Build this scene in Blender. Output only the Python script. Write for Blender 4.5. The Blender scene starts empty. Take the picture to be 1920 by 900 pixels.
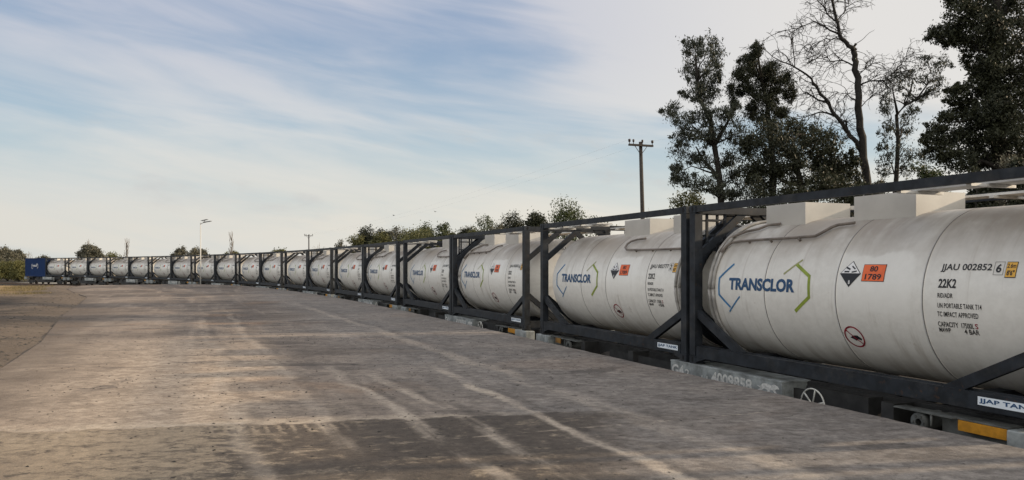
import bpy, bmesh, math, random
import numpy as np
from mathutils import Vector
R = math.radians
random.seed(7)
rng = np.random.default_rng(7)
scene = bpy.context.scene
COL = scene.collection
EYE = 1.65
FPX, HOR = 1468.7, 497.0          # focal length and horizon of the photograph, in its pixels

# ------------------------------------------------------------------ camera
cd = bpy.data.cameras.new('camera')
cam = bpy.data.objects.new('camera', cd); COL.objects.link(cam)
cam.location = (0, 0, EYE); cam.rotation_euler = (R(90), 0, 0)
cd.sensor_width = 36; cd.lens = 36 * FPX / 1920
cd.shift_y = (HOR - 450) / 1920
cd.clip_start = 0.05; cd.clip_end = 6000
scene.camera = cam

# ------------------------------------------------------------------ node helper
class NT:
    def __init__(s, tree):
        s.t = tree
    def n(s, kind, **kw):
        nd = s.t.nodes.new(kind)
        for k, v in kw.items(): setattr(nd, k, v)
        return nd
    def put(s, sock, v):
        if v is None: return
        if isinstance(v, (int, float)): sock.default_value = v
        elif isinstance(v, (tuple, list)):
            d = len(sock.default_value); v = tuple(v)
            sock.default_value = v + (1,) * (d - len(v)) if len(v) < d else v[:d]
        else: s.t.links.new(v, sock)
    def m(s, op, a, b=None, c=None, clamp=False):
        nd = s.n('ShaderNodeMath', operation=op, use_clamp=clamp)
        s.put(nd.inputs[0], a); s.put(nd.inputs[1], b); s.put(nd.inputs[2], c)
        return nd.outputs[0]
    def add(s, a, b): return s.m('ADD', a, b)
    def sub(s, a, b): return s.m('SUBTRACT', a, b)
    def mul(s, a, b): return s.m('MULTIPLY', a, b)
    def ss(s, x, lo, hi, a=0.0, b=1.0):
        nd = s.n('ShaderNodeMapRange', interpolation_type='SMOOTHSTEP')
        s.put(nd.inputs[0], x); s.put(nd.inputs[1], lo); s.put(nd.inputs[2], hi); s.put(nd.inputs[3], a); s.put(nd.inputs[4], b)
        return nd.outputs[0]
    def mix(s, f, a, b, blend='MIX'):
        nd = s.n('ShaderNodeMix', data_type='RGBA', blend_type=blend)
        s.put(nd.inputs[0], f); s.put(nd.inputs[6], a); s.put(nd.inputs[7], b)
        return nd.outputs[2]
    def comb(s, x, y, z=0.0):
        nd = s.n('ShaderNodeCombineXYZ')
        for i, v in enumerate((x, y, z)): s.put(nd.inputs[i], v)
        return nd.outputs[0]
    def sep(s, v):
        nd = s.n('ShaderNodeSeparateXYZ'); s.put(nd.inputs[0], v)
        return nd.outputs
    def noise(s, vec, scale, detail=4, rough=0.55, dist=0.0):
        nd = s.n('ShaderNodeTexNoise'); s.put(nd.inputs['Vector'], vec)
        nd.inputs['Scale'].default_value = scale; nd.inputs['Detail'].default_value = detail
        nd.inputs['Roughness'].default_value = rough; nd.inputs['Distortion'].default_value = dist
        return nd.outputs[0]

# ------------------------------------------------------------------ sky and sun
SUN_AZ, SUN_EL = R(80), R(17.5)      # azimuth to the right of the view direction
world = bpy.data.worlds.new('World'); scene.world = world; world.use_nodes = True
w = NT(world.node_tree); w.t.nodes.clear()
out = w.n('ShaderNodeOutputWorld'); bg = w.n('ShaderNodeBackground')
bg.inputs[1].default_value = 0.1
sky = w.n('ShaderNodeTexSky', sky_type='NISHITA', sun_disc=False)
sky.sun_elevation = SUN_EL; sky.sun_rotation = SUN_AZ
sky.air_density = 1.2; sky.dust_density = 1.5; sky.ozone_density = 1.2
tc = w.n('ShaderNodeTexCoord')
dx, dy, dz = w.sep(tc.outputs['Generated'])
az = w.m('ARCTAN2', dx, dy)
el = w.m('ARCSINE', w.m('MAXIMUM', dz, 0.0))
sp = w.comb(w.mul(az, 1.5), w.add(w.mul(el, 6.5), w.mul(az, 1.1)), 2.3)
sp2 = w.comb(w.mul(az, 2.4), w.add(w.mul(el, 15.0), w.mul(az, 2.2)), 4.1)
n1 = w.noise(sp, 1.0, 5, 0.5, 0.35)
n2 = w.noise(sp2, 1.3, 6, 0.55, 0.4)
n3 = w.noise(w.comb(w.mul(az, 4.0), w.mul(el, 9.0), 9.0), 1.6, 5, 0.6, 0.3)
right = w.ss(az, -0.1, 0.42)
up = w.ss(el, 0.12, 0.30)
dens = w.add(w.add(w.mul(n1, 0.56), w.mul(n2, 0.44)), w.mul(w.mul(w.ss(az, -0.04, 0.20), w.ss(el, 0.15, 0.25)), 0.24))
dens = w.add(dens, w.mul(w.ss(az, 0.3, 0.7), 0.12))
cloud = w.ss(dens, 0.39, 0.62)
behind = w.ss(dy, 0.15, -0.5)
blue = w.mix(0.82, sky.outputs[0], w.mix(w.ss(el, 0.06, 0.33), (4.6, 6.3, 7.3), (3.1, 4.15, 6.0)))
ccol = w.mix(right, w.mix(up, (7.2, 7.3, 7.2), (5.9, 6.05, 6.8)), (8.3, 7.95, 7.5))
col = w.mix(w.mul(cloud, 0.88), blue, ccol)
grey = w.mul(w.ss(n3, 0.56, 0.72), w.mul(w.ss(el, 0.03, 0.09), w.ss(el, 0.22, 0.14)))
veil = w.ss(el, 0.19, 0.03)
col = w.mix(w.mul(veil, w.ss(n2, 0.35, 0.62, 0.72, 0.95)), col, w.mix(w.ss(az, -0.6, 0.1), (7.35, 7.1, 6.45), (8.2, 7.7, 6.75)))
col = w.mix(w.mul(grey, 0.4), col, (5.9, 5.8, 5.7))
col = w.mix(w.mul(behind, 0.8), col, (14.2, 13.7, 12.8))          # unseen half of the sky behind the viewer, brightened to fill the tank flanks
w.put(bg.inputs[0], col); w.t.links.new(bg.outputs[0], out.inputs[0])

sd = bpy.data.lights.new('sun', 'SUN'); sd.energy = 4.8; sd.angle = R(1.6); sd.color = (1.0, 0.80, 0.56)
sun = bpy.data.objects.new('sun', sd); COL.objects.link(sun); sun.location = (40, 10, 30)
sv = Vector((math.sin(SUN_AZ) * math.cos(SUN_EL), math.cos(SUN_AZ) * math.cos(SUN_EL), math.sin(SUN_EL)))
sun.rotation_euler = sv.to_track_quat('Z', 'Y').to_euler()
scene.view_settings.view_transform = 'Standard'; scene.view_settings.look = 'None'
scene.view_settings.exposure = 0.0; scene.view_settings.gamma = 1.0
scene.view_settings.use_curve_mapping = False
scene.cycles.max_bounces = 6; scene.cycles.use_denoising = True

# ------------------------------------------------------------------ the train's path (near bottom edge of the containers)
S_K = [-60, -10, 25, 50, 75, 100, 130, 160]
K_K = [0.0, 0.00192, -0.00366, -0.00695, -0.00528, -0.00465, -0.00775, -0.00775]
DS = 0.1
ps = np.arange(-60, 175, DS)
pa = np.cumsum(np.interp(ps, S_K, K_K)) * DS
i0 = int(np.argmin(abs(ps))); pa = pa - pa[i0] - 0.37666
pX = np.cumsum(np.sin(pa)) * DS; pY = np.cumsum(np.cos(pa)) * DS
pX += 2.9414 - pX[i0]; pY += 12.969 - pY[i0]
CB = 0.0393                         # container underside above the platform
CL, CW, CH = 6.058, 2.438, 2.591
GS, GB = 0.0987, 0.976              # gaps on one wagon and between two wagons
def path(s):
    return float(np.interp(s, ps, pX)), float(np.interp(s, ps, pY)), float(np.interp(s, ps, pa))
def offset_pt(s, d):                # d metres to the left (towards the platform)
    x, y, a = path(s)
    return x - d * math.cos(a), y + d * math.sin(a)
def at(x, y, Y):                    # a point of the photograph at distance Y
    return Vector(((x - 960) / FPX * Y, Y, EYE - (y - HOR) / FPX * Y))

# ------------------------------------------------------------------ mesh helper
class MB:
    def __init__(s): s.v = []; s.f = []; s.mi = []; s.sm = []
    def face(s, idx, mi=0, sm=False): s.f.append(tuple(idx)); s.mi.append(mi); s.sm.append(sm)
    def poly(s, pts, mi=0):
        b = len(s.v); s.v += [tuple(p) for p in pts]; s.face(range(b, b + len(pts)), mi)
    def hexa(s, c, mi=0):           # 8 corners: bottom 4 ccw, top 4 ccw
        b = len(s.v); s.v += [tuple(p) for p in c]
        for q in ((3, 2, 1, 0), (4, 5, 6, 7), (0, 1, 5, 4), (1, 2, 6, 5), (2, 3, 7, 6), (3, 0, 4, 7)):
            s.face([b + i for i in q], mi)
    def box(s, x0, x1, y0, y1, z0, z1, mi=0):
        s.hexa([(x0, y0, z0), (x1, y0, z0), (x1, y1, z0), (x0, y1, z0), (x0, y0, z1), (x1, y0, z1), (x1, y1, z1), (x0, y1, z1)], mi)
    def beam(s, p, q, wd, th, side=(0, 1, 0), mi=0):   # bar from p to q: th along 'side', wd across
        p, q = Vector(p), Vector(q); d = (q - p).normalized(); sd_ = Vector(side)
        sd_ = (sd_ - d * sd_.dot(d)).normalized(); u = d.cross(sd_)
        c = []
        for o in (p, q):
            for a, b in ((-1, -1), (1, -1), (1, 1), (-1, 1)):
                c.append(o + sd_ * (a * th / 2) + u * (b * wd / 2))
        s.hexa(c, mi)
    def tube(s, pts, r, n=8, mi=0, cap=True):
        pts = [Vector(p) for p in pts]; rs = r if isinstance(r, (list, tuple)) else [r] * len(pts)
        b = len(s.v); ref = Vector((0.13, 0.21, 0.97))
        for i, p in enumerate(pts):
            d = (pts[min(i + 1, len(pts) - 1)] - pts[max(i - 1, 0)])
            d = d.normalized() if d.length > 1e-9 else Vector((0, 0, 1))
            rf = ref if abs(d.dot(ref)) < 0.95 else Vector((1, 0, 0))
            a = d.cross(rf).normalized(); c = d.cross(a)
            for k in range(n):
                t = 2 * math.pi * k / n
                s.v.append(tuple(p + (a * math.cos(t) + c * math.sin(t)) * rs[i]))
        for i in range(len(pts) - 1):
            for k in range(n):
                k2 = (k + 1) % n
                s.face((b + i * n + k, b + i * n + k2, b + (i + 1) * n + k2, b + (i + 1) * n + k), mi, True)
        if cap:
            s.face([b + k for k in reversed(range(n))], mi); e = b + (len(pts) - 1) * n
            s.face([e + k for k in range(n)], mi)
    def lathe(s, prof, axis, n=64, mi=0, cx=0, cy=0, cz=0, mis=None):  # prof: (a, r); axis 'x','y' or 'z'
        b = len(s.v)
        for a, r in prof:
            for k in range(n):
                t = 2 * math.pi * k / n; c_, s_ = r * math.cos(t), r * math.sin(t)
                s.v.append({'x': (cx + a, cy + c_, cz + s_), 'y': (cx + c_, cy + a, cz + s_), 'z': (cx + c_, cy + s_, cz + a)}[axis])
        for i in range(len(prof) - 1):
            for k in range(n):
                k2 = (k + 1) % n
                s.face((b + i * n + k, b + i * n + k2, b + (i + 1) * n + k2, b + (i + 1) * n + k), mis[i] if mis else mi, True)
    def shift(s, dx, dy, dz=0): s.v = [(x + dx, y + dy, z + dz) for x, y, z in s.v]; return s
    def mesh(s, name, mats, bevel=0.0):
        me = bpy.data.meshes.new(name); me.from_pydata(s.v, [], s.f)
        for m_ in (mats if isinstance(mats, (list, tuple)) else [mats]): me.materials.append(m_)
        me.polygons.foreach_set('material_index', s.mi); me.polygons.foreach_set('use_smooth', s.sm)
        bm = bmesh.new(); bm.from_mesh(me)
        bmesh.ops.recalc_face_normals(bm, faces=bm.faces)
        if bevel: bmesh.ops.bevel(bm, geom=list(bm.edges), offset=bevel, segments=1, affect='EDGES', clamp_overlap=True)
        bm.to_mesh(me); bm.free(); me.update()
        return me
    def obj(s, name, mats, parent=None, bevel=0.0):
        return link(name, s.mesh(name, mats, bevel), parent)
def link(name, me, parent=None):
    o = bpy.data.objects.new(name, me); COL.objects.link(o)
    if parent: o.parent = parent
    return o
def empty(name, loc=(0, 0, 0), rz=0.0):
    o = bpy.data.objects.new(name, None); COL.objects.link(o); o.location = loc; o.rotation_euler = (0, 0, rz)
    o.empty_display_size = 0.3
    return o
def tag(o, label=None, cat=None, group=None, kind=None):
    for k, v in (('label', label), ('category', cat), ('group', group), ('kind', kind)):
        if v: o[k] = v
    return o
def children(o): return [c for c in COL.objects if c.parent == o]
def copy_tree(o, parent=None, kids=None):
    c = o.copy(); COL.objects.link(c)
    if parent: c.parent = parent
    for ch in kids[o.name]: copy_tree(ch, c, kids)
    return c
def kid_map():
    k = {o.name: [] for o in COL.objects}
    for o in COL.objects:
        if o.parent: k[o.parent.name].append(o)
    return k

# ------------------------------------------------------------------ materials
def mat(name, col, rough=0.6, metal=0.0, var=0.0, scale=3.0, bump=0.0, spec=None):
    m_ = bpy.data.materials.new(name); m_.use_nodes = True; t = NT(m_.node_tree)
    b = t.t.nodes['Principled BSDF']; b.inputs['Roughness'].default_value = rough; b.inputs['Metallic'].default_value = metal
    if spec is not None: b.inputs['Specular IOR Level'].default_value = spec
    tc_ = t.n('ShaderNodeTexCoord')
    if var:
        nz = t.noise(tc_.outputs['Object'], scale, 6, 0.6)
        nz = t.ss(nz, 0.3, 0.7)
        t.put(b.inputs['Base Color'], t.mix(nz, tuple(c * (1 - var) for c in col), tuple(min(1, c * (1 + var)) for c in col)))
    else: t.put(b.inputs['Base Color'], col)
    if bump:
        bp = t.n('ShaderNodeBump'); bp.inputs['Strength'].default_value = bump; bp.inputs['Distance'].default_value = 0.02
        t.put(bp.inputs['Height'], t.noise(tc_.outputs['Object'], scale * 6, 4)); t.t.links.new(bp.outputs[0], b.inputs['Normal'])
    return m_
M = {}
M['frame'] = mat('slate_frame_paint', (0.015, 0.0185, 0.024), 0.55, 0, 0.45, 5.0, 0.0, 0.3)
def frame_paint():
    m_ = M['frame']; t = NT(m_.node_tree); b = t.t.nodes['Principled BSDF']; tc_ = t.n('ShaderNodeTexCoord'); P = tc_.outputs['Object']
    old = b.inputs['Base Color'].links[0].from_socket
    rust = t.mul(t.ss(t.noise(P, 11.0, 6, 0.72), 0.60, 0.68), t.ss(t.noise(P, 1.1, 3), 0.42, 0.6))
    c = t.mix(t.mul(rust, 0.7), old, (0.075, 0.040, 0.022))
    dust = t.ss(t.noise(P, 3.0, 6, 0.7), 0.48, 0.72)
    c = t.mix(t.mul(dust, 0.22), c, (0.10, 0.092, 0.082))
    t.put(b.inputs['Base Color'], c)
frame_paint()
M['hole'] = mat('dark_opening', (0.004, 0.004, 0.005), 0.9)
M['seam'] = mat('seam_grime', (0.16, 0.15, 0.14), 0.7)
M['pipe'] = mat('dirty_steam_pipe', (0.17, 0.145, 0.125), 0.6, 0, 0.3, 6)
M['ring'] = mat('grey_ring', (0.30, 0.29, 0.275), 0.5, 0, 0.3, 5)
M['boxwhite'] = mat('white_box_paint', (0.52, 0.50, 0.46), 0.5, 0, 0.07, 2.0)
M['alu'] = mat('aluminium_grating', (0.62, 0.61, 0.58), 0.45, 0.3, 0.15, 5)
M['navy'] = mat('navy_lettering', (0.012, 0.062, 0.155), 0.5)
M['logoblue'] = mat('blue_emblem', (0.035, 0.165, 0.34), 0.55, 0, 0.2, 7)
M['logogreen'] = mat('green_emblem', (0.24, 0.31, 0.035), 0.55, 0, 0.2, 7)
M['logoolive'] = mat('olive_emblem_tail', (0.30, 0.31, 0.13), 0.5)
M['black'] = mat('black_lettering', (0.012, 0.012, 0.014), 0.5)
M['white'] = mat('white_sticker', (0.78, 0.78, 0.78), 0.5)
M['signwhite'] = mat('sign_white', (0.72, 0.78, 0.84), 0.4)
M['orange'] = mat('orange_plate', (0.78, 0.145, 0.04), 0.55, 0, 0.12, 7)
M['yellow'] = mat('yellow_sticker', (0.72, 0.40, 0.06), 0.5)
M['red'] = mat('red_ring', (0.24, 0.012, 0.025), 0.55, 0, 0.3, 9)
M['wagon'] = mat('dark_wagon_steel', (0.028, 0.028, 0.028), 0.75, 0, 0.4, 4)
M['wagongrey'] = mat('grey_wagon_paint', (0.255, 0.275, 0.275), 0.7, 0, 0.38, 5)
M['wagonmid'] = mat('grimy_wagon_paint', (0.10, 0.105, 0.10), 0.75, 0, 0.4, 5)
M['reflect'] = mat('yellow_reflector', (0.50, 0.225, 0.012), 0.55, 0, 0.25, 7)
M['reflectold'] = mat('grimy_yellow_reflector', (0.22, 0.11, 0.02), 0.6, 0, 0.3, 6)
M['stencil'] = mat('worn_white_stencil', (0.55, 0.55, 0.53), 0.7, 0, 0.25, 30)
M['wheelwhite'] = mat('white_hand_wheel', (0.46, 0.46, 0.43), 0.6, 0, 0.3, 12)
M['steel'] = mat('worn_wheel_steel', (0.10, 0.085, 0.07), 0.5, 0.6, 0.3, 6)
M['rail'] = mat('rusty_rail', (0.13, 0.085, 0.06), 0.6, 0.3, 0.3, 8)
M['blue'] = mat('blue_container_paint', (0.006, 0.027, 0.10), 0.6, 0, 0.12, 1.5, 0.0, 0.2)
M['wood'] = mat('weathered_pole_wood', (0.045, 0.038, 0.033), 0.85, 0, 0.35, 9, 0.4)
M['insul'] = mat('brown_insulator', (0.05, 0.035, 0.03), 0.3)
M['wire'] = mat('overhead_wire', (0.30, 0.30, 0.31), 0.6)
M['lampwhite'] = mat('white_lamp_paint', (0.55, 0.54, 0.51), 0.5)
M['lampgrey'] = mat('grey_lamp_panel', (0.16, 0.17, 0.18), 0.4)

def tank_paint():
    m_ = bpy.data.materials.new('white_tank_paint'); m_.use_nodes = True; t = NT(m_.node_tree)
    b = t.t.nodes['Principled BSDF']
    tc_ = t.n('ShaderNodeTexCoord'); oi = t.n('ShaderNodeObjectInfo')
    x, y, z = t.sep(tc_.outputs['Object'])
    rnd = t.mul(oi.outputs['Random'], 37.0)
    ang = t.m('ARCTAN2', t.sub(z, 1.22), t.m('MULTIPLY', y, -1.0))
    tone = t.add(0.96, t.mul(oi.outputs['Random'], 0.10))
    pv = t.comb(t.add(x, rnd), t.mul(ang, 1.1), rnd)
    big = t.noise(pv, 0.9, 5, 0.6, 0.4)
    streak = t.noise(t.comb(t.mul(t.add(x, rnd), 5.0), t.mul(ang, 0.5), rnd), 1.0, 5, 0.6, 0.2)
    fine = t.noise(pv, 9.0, 5, 0.65)
    top = t.ss(t.sub(z, 1.22), 0.15, 0.90)                  # road film that settled on the upper half
    low = t.ss(t.sub(z, 1.22), -0.55, -1.0)
    grime = t.mul(top, t.ss(t.add(t.mul(big, 0.7), t.mul(streak, 0.3)), 0.28, 0.58, 0.35, 1.0))
    c = t.mix(t.ss(fine, 0.3, 0.7), (0.70, 0.685, 0.64), (0.77, 0.755, 0.71))
    c = t.mix(t.mul(grime, 0.90), c, (0.285, 0.245, 0.208))
    c = t.mix(t.mul(low, t.ss(streak, 0.35, 0.65, 0.25, 0.75)), c, (0.33, 0.295, 0.245))
    run = t.mul(t.ss(streak, 0.56, 0.70), t.ss(big, 0.35, 0.6))
    c = t.mix(t.mul(run, 0.6), c, (0.42, 0.385, 0.33))
    spot = t.mul(t.ss(t.noise(pv, 5.0, 5, 0.7), 0.60, 0.70), t.ss(big, 0.40, 0.60))
    c = t.mix(t.mul(spot, 0.5), c, (0.38, 0.32, 0.255))
    drip = t.ss(t.noise(t.comb(t.mul(t.add(x, rnd), 13.0), t.mul(ang, 0.35), rnd), 1.0, 4, 0.55), 0.60, 0.70)
    c = t.mix(t.mul(t.mul(drip, t.ss(t.sub(z, 1.22), -0.75, 0.35)), 0.28), c, (0.36, 0.31, 0.26))
    # patch wiped clean round the danger plates
    wob = t.mul(t.sub(t.noise(pv, 3.0, 3), 0.5), 0.28)
    px_ = t.add(x, wob); pa_ = t.add(t.mul(ang, 1.08), wob)
    clean = t.mul(t.mul(t.ss(px_, -0.05, 0.03), t.ss(px_, 1.22, 1.12)), t.mul(t.ss(pa_, -0.22, -0.14), t.ss(pa_, 0.60, 0.52)))
    c = t.mix(t.mul(clean, 0.55), c, (0.79, 0.78, 0.74))
    c = t.mix(1.0, c, t.comb(tone, tone, tone), 'MULTIPLY')
    t.put(b.inputs['Base Color'], c)
    t.put(b.inputs['Roughness'], t.add(0.38, t.mul(grime, 0.3)))
    bp = t.n('ShaderNodeBump'); bp.inputs['Strength'].default_value = 0.12; bp.inputs['Distance'].default_value = 0.03
    t.put(bp.inputs['Height'], t.noise(pv, 1.6, 2)); t.t.links.new(bp.outputs[0], b.inputs['Normal'])
    return m_
M['tank'] = tank_paint()

# ------------------------------------------------------------------ ground, platform, tracks
pts_side = np.stack([pX, pY], 1)
nrm_side = np.stack([-np.cos(pa), np.sin(pa)], 1)
def signed(X, Y):                   # distance to the left of the containers' near side, and s
    X = np.asarray(X, float).ravel(); Y = np.asarray(Y, float).ravel()
    d = np.zeros(len(X)); s = np.zeros(len(X)); P = pts_side[::5]; Nn = nrm_side[::5]; S = ps[::5]
    for a in range(0, len(X), 4000):
        q = np.stack([X[a:a + 4000], Y[a:a + 4000]], 1)
        dd = ((q[:, None, :] - P[None]) ** 2).sum(2); j = dd.argmin(1)
        d[a:a + 4000] = ((q - P[j]) * Nn[j]).sum(1); s[a:a + 4000] = S[j]
    return d, s
def sstep(x, a, b):
    t = np.clip((x - a) / (b - a), 0, 1); return t * t * (3 - 2 * t)
# platform outline
EDGE = 0.66
right_edge = [offset_pt(s, EDGE + 0.014 * math.sin(s * 5.1) * math.sin(s * 1.7 + 1) + (0.022 if rng.random() < 0.12 else 0)) for s in np.arange(-34, 57.1, 0.2)]
far_edge = [(-27.0, 67.3), (-30.5, 66.6), (-34.8, 63.5), (-33.6, 60.2)]
left_edge = [(-31.3, 55.0), (-26.6, 47.5), (-21.9, 40.4), (-18.2, 33.0), (-14.9, 26.0), (-12.4, 21.2), (-10.1, 16.8), (-8.2, 12.6), (-7.0, 9.0), (-6.2, 5.0), (-5.2, -2.0), (-3.5, -12.0), (-1.0, -24.0)]
LE = np.array(left_edge[::-1] + far_edge[::-1])
def left_x(Y): return np.interp(Y, LE[:, 1], LE[:, 0]) if True else 0
def ground_h(X, Y):
    X = np.asarray(X, float); Y = np.asarray(Y, float); sh = X.shape
    d, s = signed(X, Y); d = d.reshape(sh)
    yard = sstep(d, 2.0, 3.4) * sstep(Y, 70.0, 61.0) * sstep(X, -140, -90)
    yard = np.maximum(yard, 0)
    n_ = 0.018 * np.sin(X * 1.7 + 1.3 * np.sin(Y * 0.9)) + 0.014 * np.sin(Y * 1.1 + 2.0 * np.sin(X * 0.7)) + 0.01 * np.sin(3.1 * X - 2.3 * Y)
    out_ = left_x(Y) - X            # positive on the dirt
    lot = np.clip(0.05 * (out_ - 0.3), -0.25, 0.05) + n_
    low = -1.22 + 0.03 * n_
    return low + (lot - low) * yard
xs = np.concatenate([[-3000, -1200, -500, -300, -200, -150, -120], np.arange(-100, -36, 2.0), np.arange(-36, -2, 0.4), np.arange(-2, 40, 2.0), [45, 60, 80, 110, 160, 260, 500, 1200, 3000]])
ys = np.concatenate([[-1500, -500, -150, -60, -30], np.arange(-20, 4, 2.0), np.arange(4, 75, 0.5), np.arange(75, 140, 3.0), [150, 170, 200, 260, 400, 800, 1600, 4500]])
GX, GY = np.meshgrid(xs, ys); GZ = ground_h(GX, GY)
nx, ny = len(xs), len(ys)
gv = np.stack([GX.ravel(), GY.ravel(), GZ.ravel()], 1)
gf = [(j * nx + i, j * nx + i + 1, (j + 1) * nx + i + 1, (j + 1) * nx + i) for j in range(ny - 1) for i in range(nx - 1)]

def ground_mat(concrete):
    m_ = bpy.data.materials.new('worn_concrete' if concrete else 'bare_dirt'); m_.use_nodes = True; t = NT(m_.node_tree)
    b = t.t.nodes['Principled BSDF']; b.inputs['Roughness'].default_value = 0.9; b.inputs['Specular IOR Level'].default_value = 0.25
    ge = t.n('ShaderNodeNewGeometry'); P = ge.outputs['Position']
    X, Y, Z = t.sep(P)
    ca, sa = math.cos(0.377), math.sin(0.377)
    al = t.sub(t.mul(Y, ca), t.mul(X, sa)); ac = t.add(t.mul(X, ca), t.mul(Y, sa))   # along and across the train
    big = t.noise(P, 0.16, 5, 0.6, 0.6)
    mid = t.noise(P, 0.9, 6, 0.62, 0.5)
    fine = t.noise(P, 9.0, 6, 0.7)
    grit = t.noise(P, 60.0, 3, 0.7)
    strk = t.noise(t.comb(t.mul(al, 0.16), t.mul(ac, 1.5), 0.0), 1.0, 6, 0.62, 0.3)
    cross = t.noise(t.comb(t.mul(X, 0.22), t.mul(Y, 1.4), 2.0), 1.0, 6, 0.62, 0.5)
    if concrete:
        scr = t.noise(t.comb(t.mul(X, 1.5), t.mul(Y, 2.2), 11.0), 2.6, 8, 0.74, 0.5)
        c = t.mix(t.ss(big, 0.36, 0.64), (0.185, 0.160, 0.142), (0.335, 0.287, 0.245))
        c = t.mix(t.mul(t.ss(mid, 0.42, 0.66), 0.60), c, (0.150, 0.131, 0.118))
        c = t.mix(t.mul(t.ss(strk, 0.50, 0.70), 0.50), c, (0.40, 0.345, 0.295))
        c = t.mix(t.mul(t.ss(cross, 0.54, 0.70), 0.62), c, (0.125, 0.110, 0.10))
        c = t.mix(t.mul(t.ss(cross, 0.44, 0.30), 0.40), c, (0.40, 0.340, 0.275))
        c = t.mix(t.mul(t.ss(scr, 0.52, 0.68), 0.32), c, (0.115, 0.10, 0.092))
        c = t.mix(t.mul(t.ss(scr, 0.45, 0.32), 0.25), c, (0.40, 0.35, 0.30))
        rust = t.noise(t.comb(X, Y, 7.0), 0.33, 4, 0.6, 0.4)
        c = t.mix(t.mul(t.ss(rust, 0.54, 0.70), 0.40), c, (0.33, 0.225, 0.150))
        # dusty left half, with painted sunlight lightening it; greyer side towards the train
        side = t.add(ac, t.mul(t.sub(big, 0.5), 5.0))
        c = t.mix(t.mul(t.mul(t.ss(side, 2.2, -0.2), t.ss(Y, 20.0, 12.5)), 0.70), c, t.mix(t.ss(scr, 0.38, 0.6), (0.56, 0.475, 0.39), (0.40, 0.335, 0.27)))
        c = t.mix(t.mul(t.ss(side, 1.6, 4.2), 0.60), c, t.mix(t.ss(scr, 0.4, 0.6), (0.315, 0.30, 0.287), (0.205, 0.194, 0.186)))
        # muddy film over the nearest part, with a torn edge and lug prints along it
        edge = t.add(t.sub(Y, t.add(8.62, t.mul(X, 0.18))), t.mul(t.sub(t.noise(P, 1.4, 5, 0.65), 0.5), 0.7))
        mud = t.mul(t.ss(edge, 0.05, -0.06), t.ss(t.add(X, t.mul(t.sub(mid, 0.5), 2.5)), 1.5, 0.5))
        lug = t.ss(t.m('SINE', t.add(t.mul(t.add(X, t.mul(Y, 0.42)), 46.0), t.mul(t.sub(scr, 0.5), 12.0))), 0.2, 0.9)
        lugz = t.mul(t.mul(t.ss(edge, -0.75, -0.25), t.ss(edge, 0.02, -0.1)), t.ss(t.noise(t.comb(X, t.mul(Y, 0.5), 3.0), 1.5, 4, 0.6), 0.42, 0.6))
        lugz = t.mul(lugz, t.ss(X, -1.3, -2.2))
        mudc = t.mix(t.ss(t.add(scr, t.ss(X, -3.4, -1.6, -0.10, 0.10)), 0.40, 0.58), (0.33, 0.278, 0.215), (0.125, 0.107, 0.092))
        mudc = t.mix(t.mul(lugz, t.mul(lug, 0.8)), mudc, (0.38, 0.325, 0.26))
        c = t.mix(t.mul(mud, 0.85), c, mudc)
        rim = t.mul(t.mul(t.ss(edge, -0.02, 0.05), t.ss(edge, 0.35, 0.08)), t.ss(X, 0.6, -0.6))
        c = t.mix(t.mul(rim, 0.55), c, (0.47, 0.41, 0.34))
        # pale dust pressed by tyres: a few wheel tracks running with the train
        wob = t.add(t.mul(t.sub(t.noise(P, 0.35, 2), 0.5), 0.9), t.mul(t.sub(t.noise(P, 7.0, 4, 0.7), 0.5), 0.16))
        brk = t.ss(t.noise(t.comb(t.mul(al, 0.5), t.mul(ac, 2.0), 5.0), 1.0, 5, 0.65), 0.34, 0.60)
        for a0, b0, wd, k, y0, y1 in ((3.62, -0.385, 0.09, 0.8, 11.5, 13.5), (3.05, -0.43, 0.10, 0.75, 10.5, 12.5), (2.55, -0.44, 0.09, 0.65, 11.0, 14.0), (0.6, -0.42, 0.10, 0.36, 20.0, 34.0), (1.5, -0.42, 0.10, 0.36, 22.0, 38.0), (4.9, -0.42, 0.16, 0.4, 24.0, 40.0), (-2.9, -0.40, 0.2, 0.25, 20.0, 40.0)):
            fade = t.ss(Y, y1, y0)
            dd = t.m('ABSOLUTE', t.add(t.sub(X, t.add(a0, t.mul(Y, b0))), wob))
            c = t.mix(t.mul(t.mul(t.mul(t.ss(dd, wd * 1.5, wd * 0.3), brk), fade), k), c, (0.47, 0.415, 0.355))
            e2 = t.m('ABSOLUTE', t.add(t.sub(X, t.add(a0 + wd * 2.1, t.mul(Y, b0))), wob))
            c = t.mix(t.mul(t.mul(t.mul(t.ss(e2, wd * 1.4, wd * 0.2), brk), fade), k * 0.6), c, (0.11, 0.098, 0.089))
        # casting joints of the slab, mostly filled with dirt
        jn = t.m('ABSOLUTE', t.sub(t.m('FRACT', t.add(t.mul(al, 1 / 5.2), 0.13)), 0.5))
        jl = t.mul(t.ss(t.add(jn, t.mul(t.sub(mid, 0.5), 0.006)), 0.007, 0.002), t.ss(big, 0.44, 0.54))
        c = t.mix(t.mul(t.mul(jl, t.ss(scr, 0.56, 0.44)), 0.42), c, (0.46, 0.40, 0.33))
        # dirt creeping in from the left edge
        edge_l = t.sub(-3.2, t.mul(t.m('MAXIMUM', t.sub(Y, 22.0), 0.0), 0.17))
        out_ = t.sub(t.add(ac, t.add(t.mul(t.sub(mid, 0.5), 4.0), t.mul(t.sub(big, 0.5), 5.0))), edge_l)
        c = t.mix(t.mul(t.ss(out_, 2.6, -0.6), 0.8), c, t.mix(t.ss(fine, 0.35, 0.65), (0.12, 0.10, 0.086), (0.25, 0.208, 0.17)))
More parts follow.
